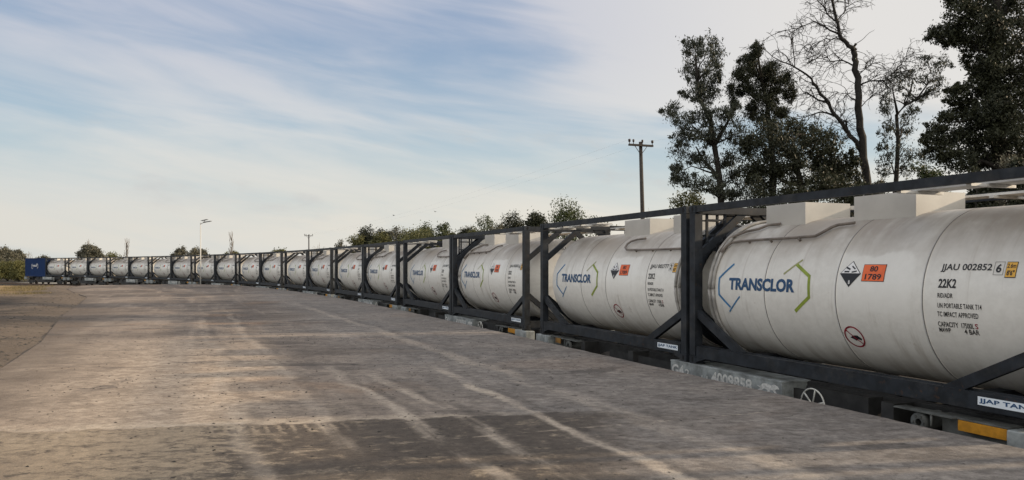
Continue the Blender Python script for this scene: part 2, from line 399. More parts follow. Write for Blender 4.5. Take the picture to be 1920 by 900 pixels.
        stain = t.mul(t.ss(t.noise(t.comb(t.mul(X, 0.55), Y, 21.0), 0.75, 6, 0.6, 0.8), 0.57, 0.66), t.ss(big, 0.36, 0.52))
        c = t.mix(t.mul(stain, 0.55), c, (0.115, 0.102, 0.095))
        spot = t.ss(t.noise(P, 3.2, 5, 0.7), 0.62, 0.68)
        c = t.mix(t.mul(spot, 0.6), c, (0.08, 0.072, 0.066))
    else:
        c = t.mix(t.ss(big, 0.38, 0.62), (0.085, 0.072, 0.062), (0.215, 0.178, 0.145))
        c = t.mix(t.mul(t.ss(mid, 0.45, 0.66), 0.7), c, (0.105, 0.092, 0.082))
        c = t.mix(t.mul(t.ss(cross, 0.52, 0.68), 0.6), c, (0.30, 0.26, 0.215))
        gr = t.mul(t.ss(t.add(t.sub(X, t.mul(Y, -0.58)), t.mul(t.sub(mid, 0.5), 6.0)), 0.5, -5.0), t.ss(t.add(Y, t.mul(t.sub(big, 0.5), 20.0)), 40.0, 48.0))
        c = t.mix(t.mul(gr, t.ss(fine, 0.3, 0.55, 0.4, 1.0)), c, (0.40, 0.305, 0.17))
        far = t.m('MAXIMUM', t.ss(t.m('ABSOLUTE', X), 45, 80), t.ss(t.add(ac, t.mul(t.sub(mid, 0.5), 4.0)), 11.0, 13.5))
        c = t.mix(t.mul(t.m('MAXIMUM', far, t.ss(Y, 72, 90)), 0.85), c, t.mix(t.ss(mid, 0.35, 0.65), (0.075, 0.085, 0.032), (0.16, 0.145, 0.07)))
        edge_l = t.sub(-3.2, t.mul(t.m('MAXIMUM', t.sub(Y, 22.0), 0.0), 0.17))
        out_ = t.sub(t.add(ac, t.add(t.mul(t.sub(mid, 0.5), 4.0), t.mul(t.sub(big, 0.5), 5.0))), edge_l)
        c = t.mix(t.mul(t.ss(out_, -3.2, 0.2), 0.75), c, t.mix(t.ss(fine, 0.35, 0.65), (0.17, 0.145, 0.122), (0.33, 0.28, 0.23)))
        c = t.mix(t.mul(t.ss(mid, 0.40, 0.28), 0.6), c, (0.36, 0.31, 0.25))
        # oily ballast between and beside the rails
        c = t.mix(t.ss(Z, -0.5, -1.05), c, t.mix(grit, (0.05, 0.045, 0.04), (0.12, 0.11, 0.10)))
    c = t.mix(t.mul(t.ss(fine, 0.40, 0.66), 0.42), c, t.mix(1.0, c, (0.45, 0.45, 0.46), 'MULTIPLY'))
    pep = t.noise(t.comb(t.mul(X, 0.6), Y, 1.0), 22.0, 4, 0.75)
    c = t.mix(t.mul(t.ss(pep, 0.56, 0.66), 0.42), c, t.mix(1.0, c, (0.42, 0.42, 0.43), 'MULTIPLY'))
    c = t.mix(t.mul(t.ss(grit, 0.50, 0.72), 0.45), c, t.mix(1.0, c, (1.6, 1.55, 1.5), 'MULTIPLY'))
    g = t.n('ShaderNodeGamma'); t.put(g.inputs[0], c); g.inputs[1].default_value = 1.4
    c = t.mix(1.0, g.outputs[0], (1.47, 1.49, 1.51) if concrete else (1.3, 1.28, 1.25), 'MULTIPLY')
    t.put(b.inputs['Base Color'], c)
    bp = t.n('ShaderNodeBump'); bp.inputs['Strength'].default_value = 0.8; bp.inputs['Distance'].default_value = 0.02 if concrete else 0.05
    t.put(bp.inputs['Height'], t.add(t.mul(fine, 0.8), t.mul(grit, 0.35))); t.t.links.new(bp.outputs[0], b.inputs['Normal'])
    return m_
me = bpy.data.meshes.new('ground'); me.from_pydata(gv.tolist(), [], gf); me.materials.append(ground_mat(False))
for p in me.polygons: p.use_smooth = True
tag(link('ground', me), kind='structure')
outline = right_edge + far_edge + left_edge
b = MB(); nO = len(outline)
b.v = [(x, y, 0.0) for x, y in outline] + [(x, y, -1.35) for x, y in outline]
b.face(range(nO)); 
for i in range(nO): b.face((i, (i + 1) % nO, nO + (i + 1) % nO, nO + i))
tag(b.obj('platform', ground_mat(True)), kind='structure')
# pale service road at the far left, beyond the last container
b = MB(); b.poly([(-150, 121, -1.20), (-69.5, 121.5, -1.20), (-68.5, 126.5, -1.20), (-150, 127, -1.20)])
tag(b.obj('service_road', mat('pale_gravel_road', (0.42, 0.39, 0.34), 0.9, 0, 0.15, 0.4)), kind='structure')
# ballast strip and the two rails
def strip(s0, s1, d0, d1, z, st=1.0):
    bb = MB(); S = np.arange(s0, s1 + 0.01, st)
    for s in S:
        for d in (d0, d1): x, y = offset_pt(s, d); bb.v.append((x, y, z))
    for i in range(len(S) - 1): bb.face((2 * i, 2 * i + 1, 2 * i + 3, 2 * i + 2))
    return bb
tag(strip(-34, 172, 0.45, -3.1, -1.175).obj('ballast', mat('dark_ballast', (0.075, 0.07, 0.065), 0.95, 0, 0.5, 14, 0.8)), kind='structure')
for off, lab in ((-0.381, 'rusty rail on the platform side under the train'), (-2.057, 'rusty rail on the far side under the train')):
    bb = MB(); S = np.arange(-34, 172, 1.5); pr = ((-0.075, -1.17), (-0.075, -1.155), (-0.01, -1.14), (-0.01, -1.04), (-0.035, -1.03), (-0.035, -1.0), (0.035, -1.0), (0.035, -1.03), (0.01, -1.04), (0.01, -1.14), (0.075, -1.155), (0.075, -1.17))
    for s in S:
        for d, z in pr: x, y = offset_pt(s, off + d); bb.v.append((x, y, z))
    k = len(pr)
    for i in range(len(S) - 1):
        for j in range(k): bb.face((i * k + j, i * k + (j + 1) % k, (i + 1) * k + (j + 1) % k, (i + 1) * k + j))
    tag(bb.obj('rail', M['rail']), lab, 'rail', kind='structure')
# ground litter: small stones and clods
def stones(n, pick, rmin, rmax, name, m_):
    base = np.array([(1, 0, 0), (0, 1, 0), (-1, 0, 0), (0, -1, 0), (0, 0, 1), (0, 0, -0.4)], float)
    fc = [(0, 1, 4), (1, 2, 4), (2, 3, 4), (3, 0, 4), (1, 0, 5), (2, 1, 5), (3, 2, 5), (0, 3, 5)]
    V = []; F = []
    for i in range(n):
        x, y, z = pick(); r = rmin + (rmax - rmin) * rng.random() ** 3
        a = rng.random() * 6.28; sc = np.array([1 + rng.random(), 1, 0.3 + 0.25 * rng.random()]) * r
        q = base * sc * (0.75 + 0.5 * rng.random((6, 1)))
        q = np.stack([q[:, 0] * math.cos(a) - q[:, 1] * math.sin(a), q[:, 0] * math.sin(a) + q[:, 1] * math.cos(a), q[:, 2]], 1) + (x, y, z)
        k = len(V) * 1; V += q.tolist(); F += [tuple(k + j for j in f) for f in fc]
    me_ = bpy.data.meshes.new(name); me_.from_pydata(V, [], F); me_.materials.append(m_)
    return link(name, me_)
clus = [(rng.uniform(-6, 2.5), rng.uniform(4.5, 24)) for _ in range(46)]
def pick_p():
    while True:
        if rng.random() < 0.8:
            c = clus[rng.integers(len(clus))]; sg = 0.25 + c[1] * 0.05
            x, y = c[0] - 0.2 * (c[1] - 8) + rng.normal() * sg * 1.8, c[1] + rng.normal() * sg
        else: y = 4 + 40 * rng.random() ** 1.7; x = rng.uniform(-0.66 * y - 1, 0.66 * y)
        if y < 3.5: continue
        d, _ = signed([x], [y])
        if d[0] > EDGE + 0.05 and x > left_x(y) - 2: return x, y, 0.002
tag(stones(3600, pick_p, 0.003, 0.017, 'gravel', mat('dark_clods', (0.042, 0.037, 0.033), 0.95, 0, 0.5, 3)), 'scattered dark clods and grit lying on the concrete platform', 'gravel', kind='stuff')
def pick_d():
    while True:
        y = 10 + 50 * rng.random() ** 1.5; x = left_x(y) + 0.4 - abs(rng.normal()) * (2 + 0.2 * y)
        if abs(x) < 0.72 * y: return x, y, float(ground_h(np.array([x]), np.array([y]))[0])
tag(stones(1800, pick_d, 0.010, 0.06, 'rubble', mat('brown_rubble', (0.06, 0.052, 0.044), 0.95, 0, 0.5, 2)), 'brown stones and rubble on the bare dirt left of the concrete', 'rubble', kind='stuff')

# ------------------------------------------------------------------ lettering
def text_mesh(body, bold=0.0, shear=0.0, space=1.0):
    cu = bpy.data.curves.new('lettering', 'FONT'); cu.body = body; cu.size = 1.0
    cu.offset = bold; cu.shear = shear; cu.space_character = space; cu.resolution_u = 3; cu.fill_mode = 'FRONT'
    o = bpy.data.objects.new('lettering', cu); COL.objects.link(o)
    dg = bpy.context.evaluated_depsgraph_get()
    me_ = bpy.data.meshes.new_from_object(o.evaluated_get(dg))
    v = np.array([p.co[:] for p in me_.vertices]); f = [tuple(p.vertices) for p in me_.polygons]
    bpy.data.objects.remove(o); bpy.data.curves.remove(cu); bpy.data.meshes.remove(me_)
    return v[:, :2], f
class Flat:                         # flat artwork in (x, y), pieces may use several materials
    def __init__(s): s.v = []; s.f = []; s.mi = []
    def text(s, body, x0, x1, y0, y1, mi=0, bold=0.0, shear=0.0, space=1.0):
        v, f = text_mesh(body, bold, shear, space); lo, hi = v.min(0), v.max(0)
        v = (v - lo) / (hi - lo) * (x1 - x0, y1 - y0) + (x0, y0)
        b_ = len(s.v); s.v += [(p[0], p[1], 0.0) for p in v]
        for q in f: s.f.append(tuple(b_ + i for i in q)); s.mi.append(mi)
    def poly(s, pts, mi=0, h=0.0):
        b_ = len(s.v); s.v += [(p[0], p[1], h) for p in pts]; s.f.append(tuple(range(b_, b_ + len(pts)))); s.mi.append(mi)
    def line(s, pts, wd, mi=0, h=0.0):
        L_, R_ = [], []
        for i, p in enumerate(pts):
            p = Vector(p); a = Vector(pts[max(i - 1, 0)]); c = Vector(pts[min(i + 1, len(pts) - 1)])
            d1 = (p - a).normalized() if i else (c - p).normalized(); d2 = (c - p).normalized() if i < len(pts) - 1 else d1
            n_ = (d1 + d2).normalized(); n_ = Vector((-n_.y, n_.x)); k = wd / 2 / max(0.5, n_.dot(Vector((-d1.y, d1.x))))
            L_.append(p + n_ * k); R_.append(p - n_ * k)
        b_ = len(s.v); s.v += [(p.x, p.y, h) for p in L_] + [(p.x, p.y, h) for p in R_]; n = len(pts)
        for i in range(n - 1): s.f.append((b_ + i, b_ + n + i, b_ + n + i + 1, b_ + i + 1)); s.mi.append(mi)
    def ring(s, cx, cy, r0, r1, mi=0, n=36, h=0.0):
        b_ = len(s.v)
        for k in range(n):
            t = 2 * math.pi * k / n
            for r in (r0, r1): s.v.append((cx + r * math.cos(t), cy + r * math.sin(t), h))
        for k in range(n):
            k2 = (k + 1) % n; s.f.append((b_ + 2 * k, b_ + 2 * k + 1, b_ + 2 * k2 + 1, b_ + 2 * k2)); s.mi.append(mi)
    def disc(s, cx, cy, r, mi=0, n=36, h=0.0): s.poly([(cx + r * math.cos(2 * math.pi * k / n), cy + r * math.sin(2 * math.pi * k / n)) for k in range(n)], mi, h)
    def build(s, name, mats, parent, place, cuts=None):
        me_ = bpy.data.meshes.new(name); me_.from_pydata(s.v, [], s.f)
        for m_ in mats: me_.materials.append(m_)
        me_.polygons.foreach_set('material_index', s.mi)
        if cuts:
            bm = bmesh.new(); bm.from_mesh(me_); ys_ = [v.co.y for v in bm.verts]; y = math.floor(min(ys_) / cuts) * cuts + cuts
            while y < max(ys_):
                bmesh.ops.bisect_plane(bm, geom=list(bm.verts) + list(bm.edges) + list(bm.faces), plane_co=(0, y, 0), plane_no=(0, 1, 0)); y += cuts
            bm.to_mesh(me_); bm.free()
        for v in me_.vertices: v.co = place(v.co.x, v.co.y, v.co.z)
        me_.update(); return link(name, me_, parent)
TR, TZ = 1.08, 1.22                 # tank radius and axis height above the container's underside
def on_tank(u, a, h):
    t = a / TR; r = TR + 0.004 + h
    return (u - CL / 2, -r * math.cos(t), TZ + r * math.sin(t))
def on_side(u, z, h): return (u - CL / 2, -CW / 2 - 0.004 - h, z)

def emblem(parent, mats, place, cx=1.57, cuts=None, k=1.0):
    P = lambda pts: [(x - 1.57 + cx, y) for x, y in pts]
    f = Flat(); f.line(P([(0.885, 0.418), (0.592, 0.185), (0.600, -0.075), (0.853, -0.271)]), 0.038 * k, 0)
    f.line(P([(0.80, -0.345), (1.112, -0.088)]), 0.024 * k, 0, 0.001); f.build('emblem_bracket', [mats[0]], parent, place, cuts)
    f = Flat(); f.line(P([(2.05, 0.265), (2.355, 0.478)]), 0.024 * k, 1, 0.001)
    f.line(P([(2.255, 0.415), (2.560, 0.240), (2.580, -0.045), (2.285, -0.255)]), 0.048 * k, 0); f.build('emblem_bracket', [mats[1], mats[2]], parent, place, cuts)

# ------------------------------------------------------------------ tank container
def casting(b, x, y, z, sx, sy, up):
    b.box(x - 0.089, x + 0.089, y - 0.081, y + 0.081, z, z + 0.118)
    n = 12
    for ax in ('y', 'x'):
        pts = []
        for k in range(n):
            t = 2 * math.pi * k / n; p_, q_ = 0.028 * math.cos(t), 0.045 * math.sin(t)
            pts.append((x + p_, y + sy * 0.083, z + 0.059 + q_) if ax == 'y' else (x + sx * 0.091, y + p_, z + 0.059 + q_))
        b.poly(pts, 1)
def tank_container(flip, serial, check, height_sign):
    t = empty('tank_container')
    hx, hy = CL / 2, CW / 2
    F = [M['frame'], M['hole']]
    for sx in (-1, 1):
        for sy in (-1, 1):
            b = MB(); x, y = sx * (hx - 0.084), sy * (hy - 0.078)
            b.box(x - 0.084, x + 0.070, y - 0.078, y + 0.066, 0.122, CH - 0.122) if sx < 0 else b.box(x - 0.070, x + 0.084, y - 0.078 if sy < 0 else y - 0.066, y + 0.066 if sy < 0 else y + 0.078, 0.122, CH - 0.122)
            cp = b.obj('corner_post', F, t)
            for zz in (0.0, CH - 0.118):
                c = MB(); casting(c, x, y, zz, sx, sy, zz > 1); c.obj('corner_casting', F, cp)
    for sy in (-1, 1):
        b = MB(); y = sy * (hy - 0.055)
        b.box(-hx + 0.18, hx - 0.18, y - 0.05, y + 0.05, 0.10, 0.285)
        b.box(-hx + 0.18, hx - 0.18, y - 0.062 * (1 if sy > 0 else -1) - 0.012, y - 0.062 * (1 if sy > 0 else -1) + 0.012, 0.275, 0.297)
        for sx in (-1, 1): b.poly([(sx * (hx - 0.16), y + sy * 0.052, 0.098), (sx * (hx - 0.42), y + sy * 0.052, 0.098), (sx * (hx - 0.16), y + sy * 0.052, 0.02)])
        b.obj('bottom_rail', F, t)
        b = MB(); y = sy * (hy - 0.045); b.box(-hx + 0.18, hx - 0.18, y - 0.04, y + 0.04, CH - 0.112, CH - 0.006); b.obj('top_rail', F, t)
        for sx in (-1, 1):              # side knee braces
            b = MB(); b.beam((sx * (hx - 0.14), sy * (hy - 0.075), 0.82), (sx * (hx - 1.30), sy * (hy - 0.075), 0.24), 0.125, 0.075)
            b.obj('knee_brace', F, t)
    for sx in (-1, 1):
        x = sx * (hx - 0.075)
        b = MB(); b.box(x - 0.06, x + 0.06, -hy + 0.16, hy - 0.16, 0.03, 0.20); b.obj('cross_beam', F, t)
        b = MB(); b.box(x - 0.05, x + 0.05, -hy + 0.16, hy - 0.16, CH - 0.13, CH - 0.012); b.obj('cross_beam', F, t)
        for sy in (-1, 1):
            b = MB(); b.beam((x, sy * (hy - 0.12), 1.76), (x, sy * 0.20, CH - 0.10), 0.12, 0.07, (1, 0, 0)); b.obj('end_brace', F, t)
            b = MB(); b.beam((x, sy * (hy - 0.12), 0.86), (x, sy * 0.25, 0.17), 0.12, 0.07, (1, 0, 0)); b.obj('end_brace', F, t)
    for x in (-1.9, 1.9):
        b = MB(); b.hexa([(x - 0.09, -hy + 0.13, 0.11), (x + 0.09, -hy + 0.13, 0.11), (x + 0.09, hy - 0.13, 0.11), (x - 0.09, hy - 0.13, 0.11),
                          (x - 0.09, -hy + 0.13, 0.24), (x + 0.09, -hy + 0.13, 0.24), (x + 0.09, hy - 0.13, 0.24), (x - 0.09, hy - 0.13, 0.24)])
        b.obj('saddle', F, t)
    # ---- tank
    seams = (1.88, 2.99, 4.55) if flip else (1.68, 3.06, 4.38)
    cu = [0.62] 
    prof = [(0.145, 0.02), (0.15, 0.25), (0.165, 0.48), (0.19, 0.68), (0.225, 0.84), (0.27, 0.955), (0.325, 1.03), (0.37, 1.065), (0.42, TR)]
    full = list(prof); mi = [0] * (len(prof) - 1)
    for s_ in seams:
        full += [(s_ - 0.03, TR), (s_ - 0.0065, TR), (s_ - 0.006, TR + 0.002), (s_ + 0.006, TR + 0.002), (s_ + 0.0065, TR), (s_ + 0.03, TR)]; mi += [0, 0, 1, 1, 1, 0]
    full += [(CL - u, r) for u, r in reversed([p for p in prof] + [(0.46, TR)])]; mi += [0] * (len(prof) + 1)
    b = MB(); b.lathe([(u - hx, r) for u, r in full], 'x', 112, cz=TZ, mis=mi)
    tank = b.obj('tank', [M['tank'], M['seam']], t)
    # hoops and the dark end skirt at the piped end
    e = 1 if flip else -1
    U = lambda u: (hx - u) if flip else (u - hx)
    for u_, rr in ((0.375, 0.032), (0.485, 0.026)):
        b = MB(); pts = []
        for k in range(60):
            a = 2 * math.pi * k / 59; r = (1.066 if u_ < 0.4 else TR) + 0.028; pts.append((U(u_), -r * math.cos(a), TZ + r * math.sin(a)))
        b.tube(pts, rr, 8); b.obj('end_hoop', M['ring'], t)
    b = MB(); b.lathe([(U(0.11), 0.90), (U(0.30), 1.06), (U(0.30), 1.03), (U(0.11), 0.87), (U(0.11), 0.90)], 'x', 56, cz=TZ); b.obj('end_skirt', F, t)
    # steam pipes over the shoulder
    def tp(u, a, h=0.045): r = TR + h; return (U(u), -r * math.cos(a / TR), TZ + r * math.sin(a / TR))
    sgn = 1
    b = MB()
    for route in ([(0.50, 0.60), (0.53, 0.72), (0.62, 0.79), (0.82, 0.81), (1.3, 0.825), (2.0, 0.835), (2.40, 0.85), (2.46, 0.90), (2.56, 1.03), (2.64, 1.08), (2.9, 1.10)],
                  [(0.44, 0.6), (0.46, 0.90), (0.72, 1.05), (0.95, 1.10), (1.05, 1.22), (1.3, 1.24)]) if not flip else \
                 ([(0.62, 0.70), (1.2, 0.70), (2.0, 0.705), (2.55, 0.72), (2.68, 0.78), (2.71, 0.87), (2.66, 0.95), (2.5, 1.00), (2.2, 1.02)],):
        b.tube([tp(u, a) for u, a in route], 0.021, 7)
    for u_ in ((1.0, 1.5, 2.1) if not flip else (1.0, 1.6, 2.2)):
        b.tube([tp(u_, 0.81 if not flip else 0.70, 0.0), tp(u_, 0.81 if not flip else 0.70, 0.05)], 0.018, 6)
    b.obj('steam_pipe', M['pipe'], t)
    # white spill boxes round the valves on top
    def spill(u0, u1, w0=0.80, w1=1.66):
        b_ = MB(); y0, y1 = w0 - hy, w1 - hy; x0, x1 = u0 - hx, u1 - hx; zt = 2.545; tw = 0.012
        zb = lambda y: TZ + math.sqrt(max(0, TR * TR - y * y)) - 0.02
        b_.box(x0, x1, y0, y0 + tw, zb(y0), zt); b_.box(x0, x1, y1 - tw, y1, zb(y1), zt)
        n = 8
        for xx in (x0, x1 - tw):
            for k in range(n):
                ya = y0 + tw + (y1 - y0 - 2 * tw) * k / n; yb = y0 + tw + (y1 - y0 - 2 * tw) * (k + 1) / n
                b_.hexa([(xx, ya, zb(ya)), (xx + tw, ya, zb(ya)), (xx + tw, yb, zb(yb)), (xx, yb, zb(yb)), (xx, ya, zt), (xx + tw, ya, zt), (xx + tw, yb, zt), (xx, yb, zt)])
        sb = b_.obj('spill_box', M['boxwhite'], t)
        v_ = MB(); v_.lathe([(2.20, 0.0), (2.20, 0.24), (2.36, 0.24), (2.36, 0.28), (2.41, 0.28), (2.42, 0.0)], 'z', 24, cx=(x0 + x1) / 2, cy=0.0)
        v_.obj('manhole_lid', M['ring'], sb)
    if not flip: spill(0.93, 1.79); spill(2.72, 3.72)
    else: spill(2.62, 3.62); spill(4.46, 5.30)
    # walkway, ladder
    b = MB()
    for k in range(3):
        y = (0.36 + 0.13 * k) - hy; b.box(U(5.9) if flip else U(3.86), U(3.86) if flip else U(5.9), y, y + 0.115, 2.49, 2.52)
    for k in range(3):
        y = (1.78 + 0.13 * k) - hy; b.box(-hx + 0.2, hx - 0.2, y, y + 0.115, 2.49, 2.52)
    for u_ in np.arange(0.6, 5.8, 1.15): b.box(u_ - hx - 0.03, u_ - hx + 0.03, 1.70 - hy, hy - 0.09, 2.455, 2.486)
    for u_ in (4.1, 5.0, 5.75): b.box(U(u_) - 0.03, U(u_) + 0.03, -hy + 0.09, 0.78 - hy, 2.455, 2.486)
    b.obj('walkway', M['alu'], t)
    b = MB(); xl = U(0.055)
    for y in (0.30 - hy, 0.66 - hy): b.box(xl - 0.016, xl + 0.016, y - 0.02, y + 0.02, 1.78, 2.46)
    for z in np.arange(1.86, 2.4, 0.25): b.box(xl - 0.012, xl + 0.012, 0.32 - hy, 0.64 - hy, z - 0.014, z + 0.014)
    b.obj('ladder', F, t)
    # outlet valve cabinet low on the end
    b = MB(); b.lathe([(0.05, 0.09), (0.05, 0.11), (0.10, 0.11), (0.10, 0.07), (0.30, 0.07)], 'x', 16, cx=(-hx + 0.06) if flip else (hx - 0.36), cz=0.55); b.obj('outlet_valve', M['ring'], t)
    # ---- signs and lettering on the visible flank
    du, da = (0.04, 0.0) if flip else (0.0, 0.0)
    A = lambda u, a, h: on_tank(u + du, a + da, h)
    emblem(tank, [M['logoblue'], M['logogreen'], M['logoolive']], A, 1.575, 0.06)
    f = Flat(); f.text('TRANSCLOR', 0.85, 2.305, 0.006, 0.196, 0, 0.045); f.build('company_name', [M['navy']], tank, A, 0.06)
    f = Flat(); cx, cy, r = 3.279, 0.283, 0.172
    f.poly([(cx - r, cy), (cx, cy - r), (cx + r, cy), (cx, cy + r)], 1)
    f.poly([(cx - r * .9, cy + .006), (cx + r * .9, cy + .006), (cx, cy + r * .92)], 0, 0.002)
    f.text('8', cx - 0.014, cx + 0.014, cy - 0.135, cy - 0.085, 0, 0.02); 
    for i_ in range(len(f.v) - 1, -1, -1):
        if f.v[i_][1] < cy - 0.08 and f.v[i_][2] == 0 and i_ > 6: f.v[i_] = (f.v[i_][0], f.v[i_][1], 0.003)
    f.line([(cx - 0.085, cy + 0.085), (cx - 0.01, cy + 0.055)], 0.022, 1, 0.004); f.line([(cx + 0.01, cy + 0.10), (cx + 0.07, cy + 0.06)], 0.018, 1, 0.004)
    f.poly([(cx - 0.10, cy + 0.016), (cx - 0.02, cy + 0.016), (cx - 0.02, cy + 0.036), (cx - 0.10, cy + 0.036)], 1, 0.004)
    f.line([(cx + 0.02, cy + 0.02), (cx + 0.10, cy + 0.034)], 0.018, 1, 0.004)
    f.build('corrosive_diamond', [M['white'], M['black']], tank, A, 0.06)
    f = Flat(); x0, x1, y0, y1 = 3.472, 3.822, 0.188, 0.408
    f.poly([(x0, y0), (x1, y0), (x1, y1), (x0, y1)], 1); f.poly([(x0 + .007, y0 + .007), (x1 - .007, y0 + .007), (x1 - .007, y1 - .007), (x0 + .007, y1 - .007)], 0, 0.002)
    op = f.build('danger_plate', [M['orange'], M['black']], tank, A, 0.06)
    f = Flat(); f.text('80', 3.585, 3.705, 0.312, 0.384, 0, 0.025); f.text('1789', 3.525, 3.775, 0.210, 0.284, 0, 0.025)
    f.build('plate_number', [M['black']], tank, lambda u, a, h: A(u, a, h + 0.004), 0.06)
    def mark(name, items, mats=('black',)):
        f_ = Flat()
        for it in items: f_.text(*it)
        return f_, name, mats
    def put(fn): f_, name, mats = fn; f_.build(name, [M[m_] for m_ in mats], tank, A, 0.06)
    put(mark('serial_number', [(serial, 4.578, 5.185, 0.316, 0.414, 0, 0.016)]))
    fm = mark('check_digit', [(check, 5.232, 5.292, 0.316, 0.412, 0, 0.026)], ('black', 'seam'))
    fm[0].line([(5.210, 0.292), (5.315, 0.292), (5.315, 0.434), (5.210, 0.434), (5.210, 0.292)], 0.005, 1); put(fm)
    put(mark('size_code', [('22K2', 4.578, 4.800, 0.138, 0.240, 0, 0.028)]))
    put(mark('regulation_line', [('RID/ADR', 4.578, 4.768, 0.027, 0.080, 0, 0.016)]))
    put(mark('regulation_line', [('UN PORTABLE TANK T14', 4.578, 5.110, -0.085, -0.030, 0, 0.014, 0, 1.05)]))
    put(mark('regulation_line', [('TC IMPACT APPROVED', 4.570, 5.066, -0.182, -0.126, 0, 0.014, 0, 1.05)]))
    put(mark('capacity_line', [('CAPACITY  17500L', 4.560, 5.000, -0.300, -0.240, 0, 0.014)])); put(mark('capacity_unit', [('S', 5.012, 5.048, -0.298, -0.240, 0, 0.012)], ('red',)))
    put(mark('pressure_line', [('MAWP', 4.560, 4.705, -0.362, -0.310, 0, 0.018)])); put(mark('pressure_line', [('4 BAR', 4.872, 5.050, -0.366, -0.308, 0, 0.016)]))
    f = Flat(); q = [(5.340, 0.262), (5.458, 0.262), (5.458, 0.436), (5.340, 0.436)]
    c_ = Vector((5.399, 0.349)); f.poly(q, 1); f.poly([tuple(c_ + (Vector(p) - c_) * 0.91) for p in q], 0, 0.002)
    f.build('height_sticker', [M['yellow'], M['black']], tank, A, 0.06)
    f = Flat(); f.text('2.6m', 5.352, 5.446, 0.366, 0.415, 0, 0.02); f.text("8'6\"", 5.358, 5.440, 0.285, 0.342, 0, 0.03)
    f.build('sticker_text', [M['black']], tank, lambda u, a, h: A(u, a, h + 0.004), 0.06)
    f = Flat(); cx, cy = 3.246, -0.556; f.ring(cx, cy, 0.136, 0.158, 0, 40, 0.001); f.line([(cx - 0.105, cy + 0.098), (cx + 0.105, cy - 0.098)], 0.016, 0, 0.002)
    f.poly([(cx - 0.02, cy + 0.022), (cx + 0.055, cy + 0.03), (cx + 0.115, cy - 0.015), (cx + 0.10, cy - 0.04), (cx + 0.045, cy - 0.028), (cx + 0.01, cy - 0.055), (cx - 0.03, cy - 0.03), (cx - 0.075, cy - 0.015)], 1)
    f.build('prohibition_sign', [M['red'], M['black']], tank, A, 0.06)
    f = Flat(); f.poly([(5.175, 0.158), (5.815, 0.158), (5.815, 0.246), (5.175, 0.246)], 0)
    pl = f.build('name_plate', [M['signwhite']], t, on_side)
    f = Flat(); f.text('JJAP TANK', 5.192, 5.798, 0.174, 0.230, 0, 0.035, 0, 1.06); f.build('plate_lettering', [M['navy']], pl, lambda u, a, h: on_side(u, a, h + 0.002))
    # number repeated on the near head of the tank
    f = Flat(); f.text(serial, -0.25, 0.50, 1.98, 2.08, 0, 0.012)
    def on_head(y, z, h):
        r = math.hypot(y, z - TZ); u = np.interp(r, [p[1] for p in prof], [p[0] for p in prof]); return (hx - u + 0.012, y, z)
    f.build('head_number', [M['black']], tank, on_head, 0.05)
    f = Flat(); f.text('22K2', 0.0, 0.22, 1.84, 1.93, 0, 0.012); f.build('head_size_code', [M['black']], tank, on_head, 0.05)
    return t

# ------------------------------------------------------------------ closed blue container at the end of the train
def blue_container():
    t = empty('dry_container'); hx, hy = CL / 2, CW / 2
    B_ = [M['blue'], M['hole']]
    for sx in (-1, 1):
        for sy in (-1, 1):
            b = MB(); x, y = sx * (hx - 0.084), sy * (hy - 0.078); b.box(x - 0.08, x + 0.08, y - 0.075, y + 0.075, 0.12, CH - 0.12)
            cp = b.obj('corner_post', B_, t)
            for zz in (0, CH - 0.118): c = MB(); casting(c, x, y, zz, sx, sy, 0); c.obj('corner_casting', B_, cp)
    for sy in (-1, 1):
        for z0, z1, nm in ((0.02, 0.16, 'bottom_rail'), (CH - 0.09, CH - 0.01, 'top_rail')):
            b = MB(); b.box(-hx + 0.18, hx - 0.18, sy * (hy - 0.05) - 0.045, sy * (hy - 0.05) + 0.045, z0, z1); b.obj(nm, B_, t)
        b = MB(); n = 0; prof = []; x = -hx + 0.17
        while x < hx - 0.17: prof += [(x, 0.0), (x + 0.07, 0.0), (x + 0.138, 0.036), (x + 0.208, 0.036)]; x += 0.276
        y0 = sy * (hy - 0.03)
        for z in (0.16, CH - 0.09): b.v += [(px_, y0 - sy * dy_, z) for px_, dy_ in prof]
        k = len(prof)
        for i in range(k - 1): b.face((i, i + 1, k + i + 1, k + i))
        b.obj('side_panel', B_, t)
    for sx in (-1, 1):
        b = MB(); x = sx * (hx - 0.06); b.box(x - 0.025, x + 0.025, -hy + 0.16, hy - 0.16, 0.02, CH - 0.01)
        if sx > 0:
            for y in (-0.75, -0.28, 0.28, 0.75): b.tube([(x + 0.045, y, 0.1), (x + 0.045, y, CH - 0.1)], 0.018, 6)
        b.obj('end_door' if sx > 0 else 'end_panel', B_, t)
    b = MB(); b.box(-hx + 0.1, hx - 0.1, -hy + 0.02, hy - 0.02, CH - 0.045, CH - 0.02); b.obj('roof', B_, t)
    emblem(t, [M['white']] * 3, lambda u, a, h: on_side(u, a + 1.38, h), 2.95, None, 1.5)
    f = Flat(); f.text('TRANSCLOR', 2.23, 3.68, 0.0, 0.26, 0, 0.04); f.build('company_name', [M['white']], t, lambda u, a, h: on_side(u, a + 1.38, h))
    return t

